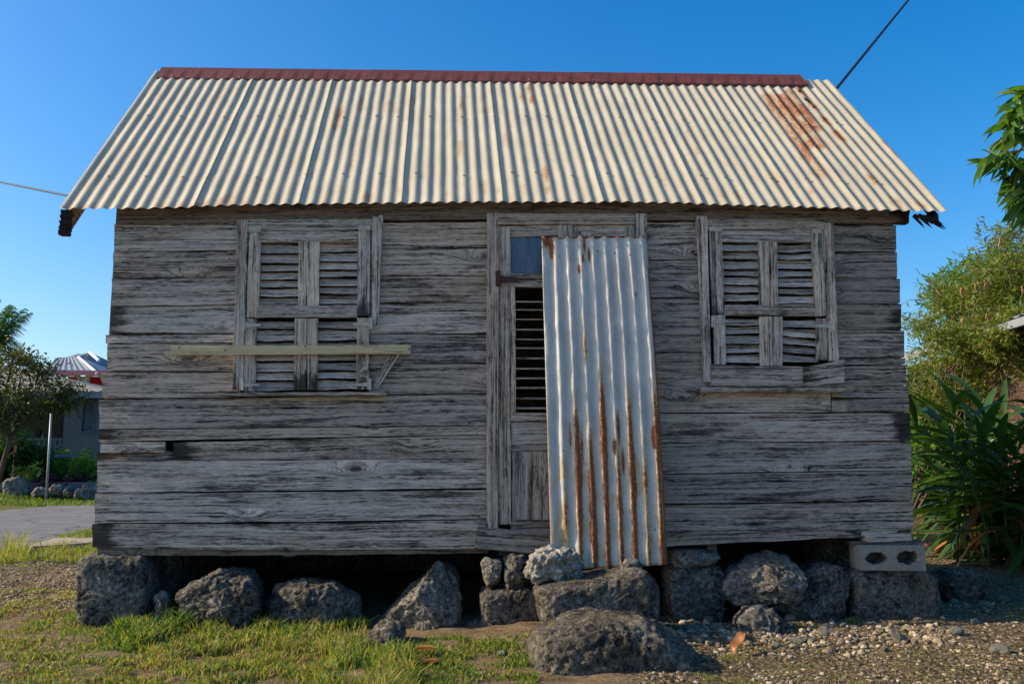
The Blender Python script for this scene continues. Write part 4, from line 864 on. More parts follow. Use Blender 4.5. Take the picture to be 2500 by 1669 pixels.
# ------------------------------------------------------------------ grass
def blades(zones):
    Vs = []; H = []; cnt = 0
    for (x0, x1, y0, y1, n, h0, h1, hue0, hue1, wid, clump) in zones:
        done = 0; tries = 0
        while done < n and tries < n*6:
            tries += 1
            px, py = nr.uniform(x0, x1), nr.uniform(y0, y1); p = G(px, py)
            cl = mnoise.noise(Vector((p.x*5, p.y*5, x0))) if clump else 0
            if clump and cl < nr.uniform(-.3, .4): continue
            if y1 < 1390 and y0 > 1290 and py < 1354-.252*px: continue
            done += 1; h = (.85 if h0 < .06 else .8)*(h0+(h1-h0)*nr.random()**1.4)*(1+.6*cl); a = nr.uniform(0, 6.283); lean = nr.uniform(.15, 1.1)*h if h0 > .0035 else nr.uniform(.03, .10); w = wid*nr.uniform(.6, 1.3)
            dx, dy = math.cos(a), math.sin(a); b = nr.uniform(0, 6.283); sx, sy = math.cos(b)*w/2, math.sin(b)*w/2
            z = ground_h(p.x, p.y)-.004; mx, my = p.x+dx*lean*.35, p.y+dy*lean*.35
            Vs.append(((p.x-sx, p.y-sy, z), (p.x+sx, p.y+sy, z), (mx+sx*.8, my+sy*.8, z+h*.6), (mx-sx*.8, my-sy*.8, z+h*.6), (p.x+dx*lean, p.y+dy*lean, z+h*nr.uniform(.75, 1.05))))
            hu = min(1, max(0, nr.uniform(hue0, hue1)+.25*mnoise.noise(Vector((p.x*2, p.y*2, 5))))); H += [hu]*5
    A = np.array(Vs); n = len(A); base = np.arange(n)[:, None]*5
    F = np.concatenate([base+np.array([[0, 1, 2]]), base+np.array([[0, 2, 3]]), base+np.array([[3, 2, 4]])])
    return A.reshape(-1, 3), F, H
def grass(name, zones, label): o = npmesh(name, *(lambda r: (r[0], r[1]))(blz := blades(zones)), M['grass'], None, {'hue': blz[2]}); tag(o, label, 'grass', kind='stuff')
grass('grass', [(280, 900, 1518, 1590, 5000, .03, .10, .0, .85, .010, 1), (395, 480, 1498, 1535, 240, .08, .17, .05, .4, .010, 0), (770, 1010, 1585, 1730, 2300, .05, .125, .15, .8, .009, 1), (300, 800, 1585, 1740, 8500, .012, .055, .15, 1.0, .009, 1), (-40, 320, 1490, 1740, 9500, .008, .035, .0, 1.0, .009, 1), (150, 300, 1500, 1560, 700, .02, .06, .05, .5, .006, 1), (980, 1310, 1550, 1740, 9000, .010, .04, .0, .8, .009, 1), (300, 1000, 1570, 1740, 7000, .003, .014, .72, 1.0, .0035, 0), (-40, 300, 1480, 1740, 5000, .003, .014, .72, 1.0, .0035, 0), (1000, 1300, 1560, 1740, 2200, .003, .012, .7, 1.0, .0035, 0)], 'yellow green grass tufts in front of the left stones')
grass('grass', [(1700, 2560, 1560, 1740, 6500, .005, .022, .25, 1.0, .004, 1), (2070, 2100, 1500, 1520, 60, .02, .05, .0, .2, .007, 0), (2460, 2560, 1470, 1510, 160, .015, .04, .0, .4, .007, 0)], 'sparse short grass in the gravel at the right')
grass('grass', [(-60, 235, 1332, 1380, 2600, .04, .11, .2, .8, .009, 1), (90, 240, 1294, 1322, 2200, .05, .13, .2, .65, .012, 0), (-60, 200, 1440, 1500, 1500, .015, .04, .3, 1, .007, 1), (0, 60, 1335, 1372, 160, .15, .42, .5, .8, .008, 0)], 'verge grass between the lane and the house corner')
grass('grass', [(-80, 250, 1198, 1236, 7000, .05, .13, .05, .5, .02, 0)], 'mown verge grass across the lane')
# ------------------------------------------------------------------ foliage
def leafcloud(name, blobs, n, size, mat, parent, asp=.35, droop=.3, seed=0, tw=.12, fold=.25):
    """blobs: (centre, radii, weight); leaves grouped round random twig tips inside the blobs"""
    r = np.random.default_rng(seed); wts = np.array([b[2] for b in blobs]); wts = wts/wts.sum(); Vs = []; per = 9; tips = max(1, n//per)
    subs = [[(np.array(b[0])+(lambda q: q/np.linalg.norm(q)*r.uniform(.35, 1))(r.normal(size=3))*np.array(b[1])*.75, np.array(b[1])*r.uniform(.28, .55)) for _ in range(7)] for b in blobs]
    for k in range(tips):
        bi = r.choice(len(blobs), p=wts); c, rad, _ = blobs[bi]
        if r.random() < .85: c, rad = subs[bi][r.integers(7)]
        d = r.normal(size=3); d /= np.linalg.norm(d); rr = r.random()**.42
        tip = np.array(c)+d*np.array(rad)*rr*(1+.25*mnoise.noise(Vector(d*2.3)+Vector((seed, 0, 0))))
        out = d*np.array((1, 1, .6)); out /= np.linalg.norm(out)
        for q in range(per):
            a = out*.6+r.normal(size=3)*.75; a[2] -= droop; a /= np.linalg.norm(a); L = size*r.uniform(.6, 1.25)
            s = np.cross(a, r.normal(size=3)); s /= np.linalg.norm(s)+1e-9; nn = np.cross(a, s); w = L*asp/2; p0 = tip+r.normal(size=3)*tw*.5
            Vs.append((p0, p0+a*L*.5+s*w+nn*w*fold, p0+a*L, p0+a*L*.5-s*w+nn*w*fold))
    A = np.array(Vs).reshape(-1, 3); m = len(Vs); F = np.concatenate([np.arange(m)[:, None]*4+np.array([[0, 1, 2]]), np.arange(m)[:, None]*4+np.array([[0, 2, 3]])])
    return npmesh(name, A, F, M[mat], parent)
def limbs(name, base, tips, r0, parent, mat='bark', seed=0, sag=.15):
    r = random.Random(seed); mb = MB(); base = Vector(base)
    for t in tips:
        t = Vector(t); pts = []; n = 8
        for i in range(n+1):
            s = i/n; p = base.lerp(t, s)+Vector((r.uniform(-1, 1), r.uniform(-1, 1), 0))*.05*(t-base).length*math.sin(math.pi*s); p.z += sag*math.sin(math.pi*s)*(t-base).length*.4; pts.append(p)
        mb.tube(pts, [lerp(r0, r0*.12, (i/n)**.7) for i in range(n+1)], 6)
    return mb.build(name, M[mat], parent, True)
def bush(name, px, py_base, Y, w, h, mat, n, size, label, cat='bush', seed=0, asp=.4, zb=None, zlow=.0):
    c = U(px, 1119, Y); z0 = ground_h(c.x, Y)-.02 if zb is None else zb
    e = empty(name, (c.x, Y, z0), label, cat)
    r = random.Random(seed); bl = [((c.x+r.uniform(-.35, .35)*w, Y+r.uniform(-.2, .2)*w, z0+zlow+h*r.uniform(.3, .75)), (w*.3, w*.25, h*.3), 1) for _ in range(7)]
    limbs('stem', (c.x, Y, z0), [b[0] for b in bl], .02+.015*h, e, 'bark', seed); leafcloud('crown', bl, n, size, mat, e, asp, .2, seed); return e
def at(px, py, depthY): p = U(px, py, depthY); return (p.x, p.y, p.z)
# --- left, across the lane
YH = 19.6                                                # neighbour's front wall
def hz(px, py, Y): return U(px, py, Y)
NB = empty('grey_house', (hz(60, 1119, YH).x, YH, .2), 'low grey rendered house with dark porch and glass louvre window across the lane', 'house')
xa, xb = hz(-420, 1000, YH).x, hz(262, 1000, YH).x; zt = hz(200, 962, YH).z; z0 = .1
x1, x2, x3, x4 = [hz(p, 1000, YH).x for p in (41, 158, 203, 229)]; zp0, zp1 = hz(0, 1068, YH).z, hz(0, 985, YH).z
zw0, zw1 = hz(0, 1053, YH).z, hz(0, 980, YH).z
mb = MB(); T = .2
mb.box((xa, YH, z0), (x1, YH+T, zt)); mb.box((x1, YH+.002, zp1), (x2, YH+T, zt-.001)); mb.box((x2, YH, z0), (x3, YH+T, zt)); mb.box((x3, YH+.002, z0), (x4, YH+T, zw0)); mb.box((x3, YH+.002, zw1), (x4, YH+T, zt-.001)); mb.box((x4, YH, z0), (xb, YH+T, zt))
mb.box((xb-.2, YH+T, z0), (xb, YH+7, zt)); mb.box((xa, YH+2.2, z0), (xb-.21, YH+2.4, zt)); mb.build('wall', M['plaster'], NB)
mb = MB().box((x1, YH+.02, zp0-.08), (x2, YH+.14, zp0)); wl = mb.build('balustrade', M['plaster'], NB)
for k in range(9):
    x = lerp(x1, x2, (k+.5)/9); MB().tube([(x, YH+.08, z0), (x, YH+.08, z0+.15), (x, YH+.08, lerp(z0, zp0, .6)), (x, YH+.08, zp0-.08)], [.05, .075, .045, .06], 8).build('baluster', M['plaster'], wl, True)
for x in (lerp(x1, x2, .33), lerp(x1, x2, .82)): MB().box((x, YH+.3, z0), (x+.1, YH+.4, zp1+.1)).build('porch_post', M['dark'], NB)
wd = MB().box((x3-.04, YH-.02, zw0-.05), (x4+.04, YH+.06, zw0)).box((x3-.04, YH-.02, zw1), (x4+.04, YH+.06, zw1+.05)).box((x3-.04, YH-.018, zw0), (x3, YH+.06, zw1)).box((x4, YH-.018, zw0), (x4+.04, YH+.06, zw1)).build('window', M['white'] if 0 else M['plaster'], NB)
for k in range(9):
    z = lerp(zw0, zw1, k/9); h_ = (zw1-zw0)/9; mesh('pane', [(x3, YH+.02, z), (x4, YH+.02, z), (x4, YH+.055, z+h_), (x3, YH+.055, z+h_)], [(0, 1, 2, 3)], M['louvre'], wd)
# hipped sheet roof with fascia
ec = hz(203, 960, YH-.45); er = hz(262, 955, YH-.45); el = hz(-420, 952, YH-.45); zr = hz(0, 886, YH+2.6).z
mb = MB(); mb.box((el.x, YH-.45, ec.z-.12), (xb+.4, YH-.41, ec.z+.05)); mb.box((xb+.36, YH-.409, ec.z-.12), (xb+.4, YH+7, ec.z+.05)); mb.build('fascia', M['greyroof'], NB)
rb_ = hz(-150, 856, YH+3.0); ra_ = Vector((el.x, YH+3.0, rb_.z))
def corrug(name, a, b, c, d, mat, parent, pitch=.25, amp=.02):   # a-b eave, d-c top; ribs run up the slope
    n = max(4, int((b-a).length/pitch)*4); nrm = (b-a).cross(d-a).normalized(); V = []; F = []
    for i in range(n+1):
        t = i/n; off = nrm*amp*(1 if i % 4 in (1, 2) else 0); V += [a.lerp(b, t)+off, d.lerp(c, t)+off]
    for i in range(n): F.append((2*i, 2*i+2, 2*i+3, 2*i+1))
    return mesh(name, V, F, M[mat], parent)
a, b = Vector((el.x, YH-.47, ec.z+.05)), Vector((xb+.42, YH-.47, ec.z+.05))
corrug('roof_sheet', a, b, rb_, ra_, 'greyroof2', NB); b2 = Vector((xb+.42, YH+6.2, ec.z+.05))
corrug('roof_sheet', b, b2, rb_+Vector((0, .05, 0)), rb_, 'greyroof2', NB); corrug('roof_sheet', b2, Vector((el.x, YH+6.2, ec.z+.05)), ra_, rb_, 'greyroof2', NB)
# two-storey crimson and cream house beyond
YR2 = 36.0; P2 = lambda px, py, dy=0: hz(px, py, YR2+dy)
RH = empty('red_house', (P2(240, 1119).x, YR2, .1), 'two storey cream and crimson house with hipped grey roof beyond the grey house', 'house')
wx0, wx1 = P2(120, 930).x, P2(330, 930).x; ze = P2(0, 912).z
MB().box((wx0+.3, YR2+1.2, .1), (wx1, YR2+9, ze)).build('wall', M['red'], RH)
MB().box((wx0, YR2+.0, P2(0, 946).z-.6), (wx1, YR2+.3, P2(0, 943).z)).build('balcony', M['cream'], RH)
for pc in (142, 205, 262): MB().box((P2(pc-8, 930).x, YR2+.01, P2(0, 946).z), (P2(pc+8, 930).x, YR2+.28, ze-.1)).build('column', M['cream'], RH)
for (p0, p1) in ((150, 197), (213, 254)):
    V = []; F = []; n = 14
    for i in range(n+1):
        t = i/n; px = lerp(p0, p1, t); hh = 1-abs(2*t-1)**4; V += [P2(px, 913, .05), P2(px, 934-16*hh, .05)]
    for i in range(n): F.append((2*i, 2*i+2, 2*i+3, 2*i+1))
    mesh('arch', V, F, M['cream'], RH).modifiers.new('t', 'SOLIDIFY').thickness = .2
MB().box((wx0-.5, YR2-.6, ze-.1), (wx1, YR2-.5, ze+.12)).build('fascia', M['pink'], RH)
e0, e1 = P2(95, 915, -.6), P2(238, 912, -.6); e0.z = e1.z; apex = P2(192, 873, 3.0); apl = P2(140, 874, 3.0); apl.z = apex.z; e2 = P2(300, 905, 5)
corrug('roof_sheet', e0, e1, apex, apl, 'greyroof', RH, .3, .03)
mesh('roof_sheet', [e1, Vector((e1.x, e1.y+7, e1.z)), Vector((apex.x, apex.y+1, apex.z)), apex], [(0, 1, 2, 3)], M['greyroof'], RH)
MB().tube([apex, apex.lerp(e1, .5), e1], .09, 6).build('ridge_cap', M['white'], RH)
pk = P2(219, 860, 6); pl = P2(150, 874, 6); pr = P2(310, 920, 3); pf = P2(160, 890, 3)
corrug('roof_sheet', pf, Vector((pr.x-3.5, pr.y, pf.z)), pk, P2(190, 863, 6), 'greyroof', RH, .3, .03)
mesh('roof_sheet', [P2(130, 890, 3), pf, P2(190, 863, 6), pl], [(0, 1, 2, 3)], M['greyroof'], RH)
mesh('roof_sheet', [Vector((pr.x-3.5, pr.y, pf.z)), Vector((pr.x, pr.y, pr.z)), Vector((pr.x, pr.y+6, pr.z)), pk], [(0, 1, 2, 3)], M['greyroof'], RH)
MB().tube([pk, pk.lerp(P2(242, 880, 3), 1.0)], .08, 6).build('ridge_cap', M['white'], RH)
# garden wall, stones, post
yw = 15.9; a = U(-60, 1180, yw); b = U(300, 1180, yw)
tag(MB().box((a.x, yw, .05), (b.x, yw+.15, U(0, 1177, yw).z)).build('garden_wall', M['plaster']), 'low grey kerb wall edging the flower garden across the lane', 'wall')
for (poly, lab) in (([(5, 1195), (18, 1172), (45, 1160), (62, 1178), (62, 1205), (40, 1215), (10, 1214)], 'large grey boulder on the far verge by the garden wall'), ([(75, 1200), (90, 1190), (112, 1190), (118, 1206), (80, 1210)], 'flat grey stone at the foot of the steel post'), ([(118, 1195), (130, 1182), (152, 1184), (154, 1204), (120, 1208)], 'pale stone right of the steel post'), ([(153, 1198), (165, 1184), (176, 1190), (175, 1208), (156, 1210)], 'small round stone on the verge before purple shrub'), ([(196, 1195), (205, 1178), (230, 1176), (240, 1200), (228, 1212), (198, 1212)], 'brown boulder on the verge near the house corner'), ([(182, 1208), (190, 1192), (206, 1195), (208, 1212), (185, 1214)], 'little grey stone leaning on the brown boulder')):
    rock('verge_stone', poly, 15.0+rng.uniform(0, .3), .45, 'rockpale', lab, e=.7, rough=.06, n=(36, 18))
pb, pt_ = U(114, 1200, 14.8), U(125, 1009, 14.8)
tag(MB().tube([(pb.x, 14.8, ground_h(pb.x, 14.8)-.05), pt_], .025, 8).build('steel_post', M['steel'], None, True), 'slightly leaning bare steel post on the far verge', 'post')
# garden plants
bush('garden_bush', 158, 0, 17.0, 1.3, 1.25, 'bushbright', 2600, .16, 'feathery light green bush before the grey house wall', seed=2, asp=.25)
bush('garden_bush', 215, 0, 16.4, .9, 1.15, 'bushbright', 1500, .15, 'bright green leafy shrub beside the house corner across the lane', seed=3)
bush('garden_bush', 165, 0, 16.3, 1.25, .7, 'purple', 2400, .13, 'dark purple leaved shrub behind the verge stones', seed=4)
bush('garden_bush', 72, 0, 16.2, .4, .75, 'yellow', 420, .14, 'small yellow leaved shrub left of the steel post', seed=5)
bush('garden_bush', 25, 0, 16.6, 1.5, 1.4, 'bushdark', 2600, .2, 'dense dark green bush behind the large verge boulder', seed=6)
bush('garden_bush', 95, 0, 16.9, 1.1, 1.25, 'bushdark', 1600, .26, 'strappy dark shrub behind the steel post', seed=7, asp=.14)
bush('garden_bush', -45, 0, 16.4, 1.6, 1.6, 'bushbright', 1800, .2, 'green shrub at the end of the garden wall', seed=8)
tag(MB().box(tuple(U(132, 1114, 16.0)), tuple(U(182, 1110, 16.06))).build('blue_pipe', M['bluepipe']), 'blue plastic pipe lying over the purple shrub', 'pipe')
fl_ = U(35, 1098, 16.0); mb = MB()
for k in range(6): q = fl_+Vector((rng.uniform(-.06, .06), 0, rng.uniform(-.08, .08))); mb.tube([q, q+Vector((.03, -.02, .03))], [.03, .012], 5)
mb.tube([fl_, Vector((fl_.x, fl_.y, .3))], .012, 5); tag(mb.build('flower', M['flower']), 'coral pink flower on a stem in the garden', 'flower')
# small olive tree, branches over the porch
YT = 15.6; TB = U(-6, 1100, YT); TR_ = empty('garden_tree', (TB.x, YT, .2), 'sparse olive leaved small tree with bent branches before the grey porch', 'tree')
tips = [at(95, 985, YT-.2), at(150, 960, YT), at(60, 880, YT+.3), at(120, 905, YT), at(-20, 900, YT), at(-60, 960, YT-.3), at(40, 850, YT), at(180, 945, YT-.1), at(10, 960, YT)]
mb = MB(); b0 = Vector((TB.x, YT, .1)); kn = Vector(at(48, 1040, YT)); k2 = Vector(at(85, 1005, YT)); mb.tube([b0, Vector(at(25, 1070, YT)), kn, k2, Vector(at(125, 975, YT))], [.06, .055, .05, .04, .015], 8); mb.tube([Vector(at(25, 1070, YT)), Vector(at(12, 1000, YT)), Vector(at(20, 930, YT)), Vector(at(35, 860, YT))], [.06, .05, .03, .012], 7)
mb.build('trunk', M['bark'], TR_, True)
limbs('limb', kn, tips, .035, TR_, seed=4, sag=.1)
leafcloud('crown', [(at(40, 880, YT), (.55, .6, .35), 1), (at(100, 910, YT), (.6, .6, .28), 1.2), (at(150, 950, YT), (.5, .5, .2), .9), (at(70, 960, YT), (.75, .6, .3), 1.3), (at(0, 930, YT), (.7, .6, .4), 1.3), (at(-40, 980, YT), (.6, .6, .4), 1), (at(120, 985, YT), (.5, .5, .15), .6), (at(0, 1010, YT), (.6, .5, .25), .8), (at(150, 985, YT), (.55, .5, .2), .8), (at(60, 1020, YT), (.6, .5, .2), .7), (at(-10, 1050, YT-.2), (.5, .4, .3), 1), (at(170, 965, YT), (.35, .4, .15), .5), (at(20, 870, YT), (.7, .5, .25), 1)], 7500, .10, 'olive', TR_, .42, .2, 11, tw=.22)
# tree added left of the garden, mostly out of view, to shade it
DT = empty('shade_tree', (at(-230, 1100, 16.8)[0], 16.8, .2), 'dense dark tree added mostly out of view left of the garden to shade it', 'tree')
bl = [(at(px, py, 16.8+dy), (1.1, 1.2, .75), 1) for px, py, dy in ((-110, 850, .4), (-200, 760, 0), (-150, 700, .5), (-280, 800, -.6), (-250, 680, .3), (-330, 730, 0), (-240, 880, -.3), (-90, 780, 1.2), (-320, 880, .5))]
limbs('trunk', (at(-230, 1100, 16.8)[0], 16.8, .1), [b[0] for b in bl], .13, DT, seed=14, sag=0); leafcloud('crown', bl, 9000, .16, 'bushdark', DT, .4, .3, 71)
# palm
YPm = 26; PC = Vector(at(-12, 850, YPm)); PT = empty('palm_tree', (PC.x-.4, YPm, .1), 'coconut palm with drooping fronds behind the grey house', 'tree')
MB().tube([(PC.x-.5, YPm, 0), (PC.x-.3, YPm, 2.5), tuple(PC)], [.16, .13, .10], 9).build('trunk', M['bark'], PT, True)
def frond(c, az, el, L, droop, parent, mat='palm', lw=.028, ll=.62, seed=0):
    r = random.Random(seed); V = []; F = []; pts = []; n = 58
    d = Vector((math.cos(az)*math.cos(el), math.sin(az)*math.cos(el), math.sin(el)))
    p = Vector(c)
    for i in range(n+1):
        pts.append(p.copy()); d = (d+Vector((0, 0, -droop/n))).normalized(); p = p+d*(L/n)
    for i in range(3, n):
        t = i/n; tan = (pts[i+1]-pts[i]).normalized(); side = tan.cross(Vector((0, 0, 1))).normalized()
        for s in (-1, 1):
            l = ll*math.sin(math.pi*min(1, t*.85+.15))**.6*r.uniform(.85, 1.1); dr = (side*s*.8+tan*.55+Vector((0, 0, -.15-.5*r.random()))).normalized(); k = len(V); w = tan*lw*.5
            m = pts[i]+dr*l*.55+Vector((0, 0, .02)); e = pts[i]+dr*l+Vector((0, 0, -.22*l)); V += [pts[i]-w, pts[i]+w, m+w*.9, m-w*.9, e]; F += [(k, k+1, k+2, k+3), (k+3, k+2, k+4)]
    mb = MB(); mb.V = [tuple(v) for v in V]; mb.F = F; mb.tube(pts[::6]+[pts[-1]], [.03*(1-.08*i) for i in range(len(pts[::6])+1)], 5); return mb.build('frond', M[mat], parent)
for k, (az, el_, L, dr) in enumerate(((R(-10), R(78), 1.6, .5), (R(-25), R(58), 1.9, .7), (R(5), R(18), 1.9, 1.9), (R(-35), R(68), 1.7, .7), (R(170), R(60), 2.0, 1.5), (R(200), R(30), 2.0, 1.6), (R(-80), R(45), 1.8, 1.6), (R(90), R(45), 2.0, 1.6), (R(0), R(-12), 2.0, .5), (R(140), R(75), 2.0, 1.3), (R(-120), R(60), 2.0, 1.5), (R(40), R(70), 1.8, 1.2))): frond(PC, az, el_, L, dr, PT, seed=k)
# --- right of the house
NR = empty('brown_house', (8.0, 8.0, 0), 'brown plank neighbour house with white roof edge behind the shrubs', 'house')
pA, pB_ = Vector((7.35, 9.6, 2.62)), Vector((6.75, 5.1, 2.62))
dd = (pB_-pA).normalized(); sd2 = Vector((-dd.y, dd.x, 0))
def nb(o, u0, u1, w0, w1, z0, z1):
    V = []
    for u in (u0, u1):
        for w in (w0, w1):
            for z in (z0, z1): q = pA+dd*u+sd2*w; V.append((q.x, q.y, z))
    o.add(V, BOXF)
L_ = (pB_-pA).length+1.5
mb = MB(); nb(mb, -.3, L_, -.03, .03, 2.54, 2.64); mb.build('fascia', M['greyroof'], NR)
for k in range(13): mb = MB(); nb(mb, 0, L_-.2, .35, .38, .2+k*.18, .2+k*.18+.172); o = mb.build('plank', M['brownplank'], NR)
mb = MB(); nb(mb, 0, L_-.3, .40, 4, .1, 2.5); mb.build('wall', M['brownplank'], NR)
q0, q1 = pA-dd*.3, pA+dd*L_; corrug('roof_sheet', Vector((q0.x, q0.y, 2.66)), Vector((q1.x, q1.y, 2.66)), Vector((q1.x, q1.y, 3.5))+sd2*2.4, Vector((q0.x, q0.y, 3.5))+sd2*2.4, 'greyroof', NR)
# leafy shrub close behind the house corner
TV = empty('leafy_tree', (2.35, 5.2, 0), 'dark green broad leaved tree growing just behind the house corner', 'tree')
limbs('trunk', (2.35, 5.2, -.05), [(2.0, 5.0, 2.3), (2.9, 5.3, 2.5), (3.2, 5.2, 1.8), (1.5, 5.2, 2.0)], .07, TV, seed=3)
leafcloud('crown', [((2.7, 5.2, 2.4), (.75, .7, .65), 1.4), ((1.7, 5.2, 2.2), (.8, .7, .6), 1.2), ((3.35, 5.2, 2.55), (.3, .5, .5), .8), ((3.5, 5.4, 1.7), (.35, .5, .6), .7), ((2.4, 5.2, 1.5), (.9, .8, .6), 1)], 5200, .15, 'bushdark', TV, .42, .5, 21)
# yellow-green feathery shrub
YB_ = 6.2; FB = empty('feathery_bush', (5.3, YB_, 0), 'tall yellow green feathery shrub with brown seed tufts before the brown house', 'shrub')
bl = [(at(2270, 800, YB_+.6), (.38, .6, .35), .8), (at(2330, 730, YB_+.4), (.45, .6, .4), 1.2), (at(2420, 690, YB_), (.55, .7, .5), 1.5), (at(2500, 640, YB_-.2), (.55, .7, .6), 1.5), (at(2400, 830, YB_), (.7, .7, .45), 1.7), (at(2500, 820, YB_-.2), (.6, .7, .6), 1.5), (at(2290, 900, YB_+.8), (.4, .6, .4), 1), (at(2560, 720, YB_), (.7, .7, .8), 1.5), (at(2380, 930, YB_+.5), (.6, .6, .4), 1.2), (at(2480, 930, YB_+.3), (.6, .6, .4), 1.0), (at(2480, 570, YB_), (.22, .4, .3), .35)]
limbs('trunk', (5.9, YB_+.2, -.05), [b[0] for b in bl], .024, FB, seed=9, sag=.05)
leafcloud('crown', bl+[(at(2260, 960, YB_+.6), (.4, .5, .5), 1), (at(2340, 1000, YB_+.4), (.5, .5, .4), 1), (at(2440, 1010, YB_+.3), (.6, .5, .4), 1), (at(2330, 850, YB_-.2), (.45, .4, .3), 1.3), (at(2440, 800, YB_-.4), (.5, .4, .3), 1.3), (at(2490, 800, YB_-.9), (.4, .3, .3), 3.5), (at(2440, 830, YB_-.9), (.3, .3, .25), 1.5), (at(2520, 880, YB_-.9), (.5, .3, .4), 1.3), (at(2440, 720, YB_-.3), (.6, .4, .4), 1.2)], 33000, .095, 'bushlit', FB, .24, .05, 31, tw=.12)
mb = MB(); r5 = random.Random(2)
for k in range(70):
    b = r5.choice(bl)[0]; s = Vector(b)+Vector((r5.uniform(-.5, .4), r5.uniform(-.7, .2), r5.uniform(-.4, .4))); e = s+Vector((r5.uniform(-.5, .3), r5.uniform(-.3, .1), r5.uniform(-.25, .4))); mb.tube([s, s.lerp(e, .5)+Vector((0, 0, .05)), e], [.006, .004, .002], 4)
mb.build('twig', M['dark_twig'], FB)['kind'] = 'stuff'
# bare twigs reaching up by the leafy tree
mb = MB()
for k in range(9):
    s = Vector(at(2290+8*k, 760+5*k, YB_+.4)); e = Vector(at(2255+r5.uniform(-10, 60), r5.uniform(655, 730), YB_+.3)); mb.tube([s, s.lerp(e, .5)+Vector((.04, 0, .02)), e], [.007, .005, .002], 4)
mb.build('bare_twig', M['dark_twig'], FB)['kind'] = 'stuff'
mb = MB()
for (px, py) in ((2408, 688), (2352, 708), (2385, 697), (2415, 770), (2465, 765), (2460, 790), (2490, 760), (2500, 700), (2445, 590)):
    for q in range(9): s = Vector(at(px+r5.uniform(-7, 7), py+r5.uniform(-8, 8), YB_-.75)); mb.tube([s, s+Vector((r5.uniform(-.02, .02), 0, -.05-.04*r5.random()))], [.008, .003], 4)
mb.build('seed_tuft', m_plain('brown_seed_tuft', (.42, .22, .09), .9, .3, 9) and bpy.data.materials['brown_seed_tuft'], FB)
# bright green mango-like tree further back
YM = 13.5; FT = empty('round_tree', (at(2380, 1119, YM)[0], YM, 0), 'bright green round crowned tree showing above the feathery shrub', 'tree')
bl = [(at(2350, 700, YM), (.75, .9, .5), 1), (at(2400, 680, YM), (.9, .9, .6), 1.2), (at(2440, 640, YM), (.6, .9, .5), .8), (at(2330, 740, YM), (.6, .8, .5), 1), (at(2400, 760, YM), (1.0, .9, .6), 1.2), (at(2480, 700, YM), (.9, .9, .7), 1)]
limbs('trunk', (at(2390, 1119, YM)[0], YM, -.05), [b[0] for b in bl], .10, FT, seed=5, sag=0); leafcloud('crown', bl, 7000, .17, 'bushbright', FT, .24, .3, 41)
# shrubs in sun behind the house shade
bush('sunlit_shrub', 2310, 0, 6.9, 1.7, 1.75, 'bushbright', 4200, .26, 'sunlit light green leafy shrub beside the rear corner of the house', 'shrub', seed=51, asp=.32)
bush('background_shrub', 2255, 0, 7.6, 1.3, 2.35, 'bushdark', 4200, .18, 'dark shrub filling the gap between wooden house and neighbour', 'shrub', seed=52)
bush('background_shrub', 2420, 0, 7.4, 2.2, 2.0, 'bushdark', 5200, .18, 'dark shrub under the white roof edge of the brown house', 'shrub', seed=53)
# ginger clumps with broad blade leaves
def leaf_mesh(name, L, w, bend, mat, fold=.18, n=9):
    V = []; F = []; 
    for i in range(n+1):
        t = i/n; ww = w*(math.sin(math.pi*min(1, .06+t*.94))**.75)*(1-.25*t); x = L*t; z = -bend*L*t*t; x *= 1-.25*bend*t
        for s in (-1, 0, 1): V.append((x, s*ww/2, z+abs(s)*fold*ww))
    for i in range(n):
        for j in (0, 1): F.append((i*3+j, i*3+j+1, i*3+j+4, i*3+j+3))
    me = bpy.data.meshes.new(name); me.from_pydata(V, [], F); me.materials.append(M[mat]); me.polygons.foreach_set('use_smooth', [True]*len(F)); me.update(); return me
GL = [leaf_mesh('leaf', .70, .10, b, 'ginger') for b in (.15, .35, .6, .9)]
GD = [leaf_mesh('leaf', .6, .07, b, 'dryleaf', .3) for b in (.9, 1.2)]
def ginger(base, stems, label, seed, H=(1.2, 1.9), lean=.5, dirs=None):
    r = random.Random(seed); e = empty('ginger_plant', base, label, 'plant'); base = Vector(base)
    for k in range(stems):
        az = r.uniform(0, 6.28) if dirs is None else r.uniform(*dirs); h = r.uniform(*H); b = base+Vector((r.uniform(-.3, .3), r.uniform(-.3, .3), 0)); ln = lean*r.uniform(.4, 1.2)
        def sp(t): return b+Vector((math.cos(az)*ln*t*t*h, math.sin(az)*ln*t*t*h, h*t*(1-.12*t)))
        MB().tube([sp(i/6) for i in range(7)], [.014*(1-.7*i/6) for i in range(7)], 5).build('stem', M['stem'], e, True)
        nl = 10
        for i in range(nl):
            t = .10+.90*i/(nl-1); p = sp(t); la = az+(R(72) if i % 2 else R(-72))*(1-.5*t)+r.uniform(-.3, .3); el = R(8+50*t**2)+r.uniform(-.2, .2)
            Mx = Matrix.Translation(p) @ Matrix.Rotation(la, 4, 'Z') @ Matrix.Rotation(-el, 4, 'Y') @ Matrix.Rotation(r.uniform(-.5, .5), 4, 'X') @ Matrix.Scale(r.uniform(.75, 1.2), 4)
            link(bpy.data.objects.new('leaf', r.choice(GD) if (t < .45 and r.random() < .22) else r.choice(GL)), e, Mx)
    return e
def gp(px, Y): p = U(px, 1119, Y); return (p.x, Y, ground_h(p.x, Y)-.02)
ginger(gp(2420, 2.5), 12, 'broad bladed dark ginger clump nearest the concrete block', 1, (.9, 1.6), .55)
ginger(gp(2345, 3.3), 8, 'dark ginger clump close to the house corner', 2, (.7, 1.15), .5)
ginger(gp(2500, 2.7), 12, 'tall dark ginger clump under the mango branch', 3, (1.1, 1.75), .5)
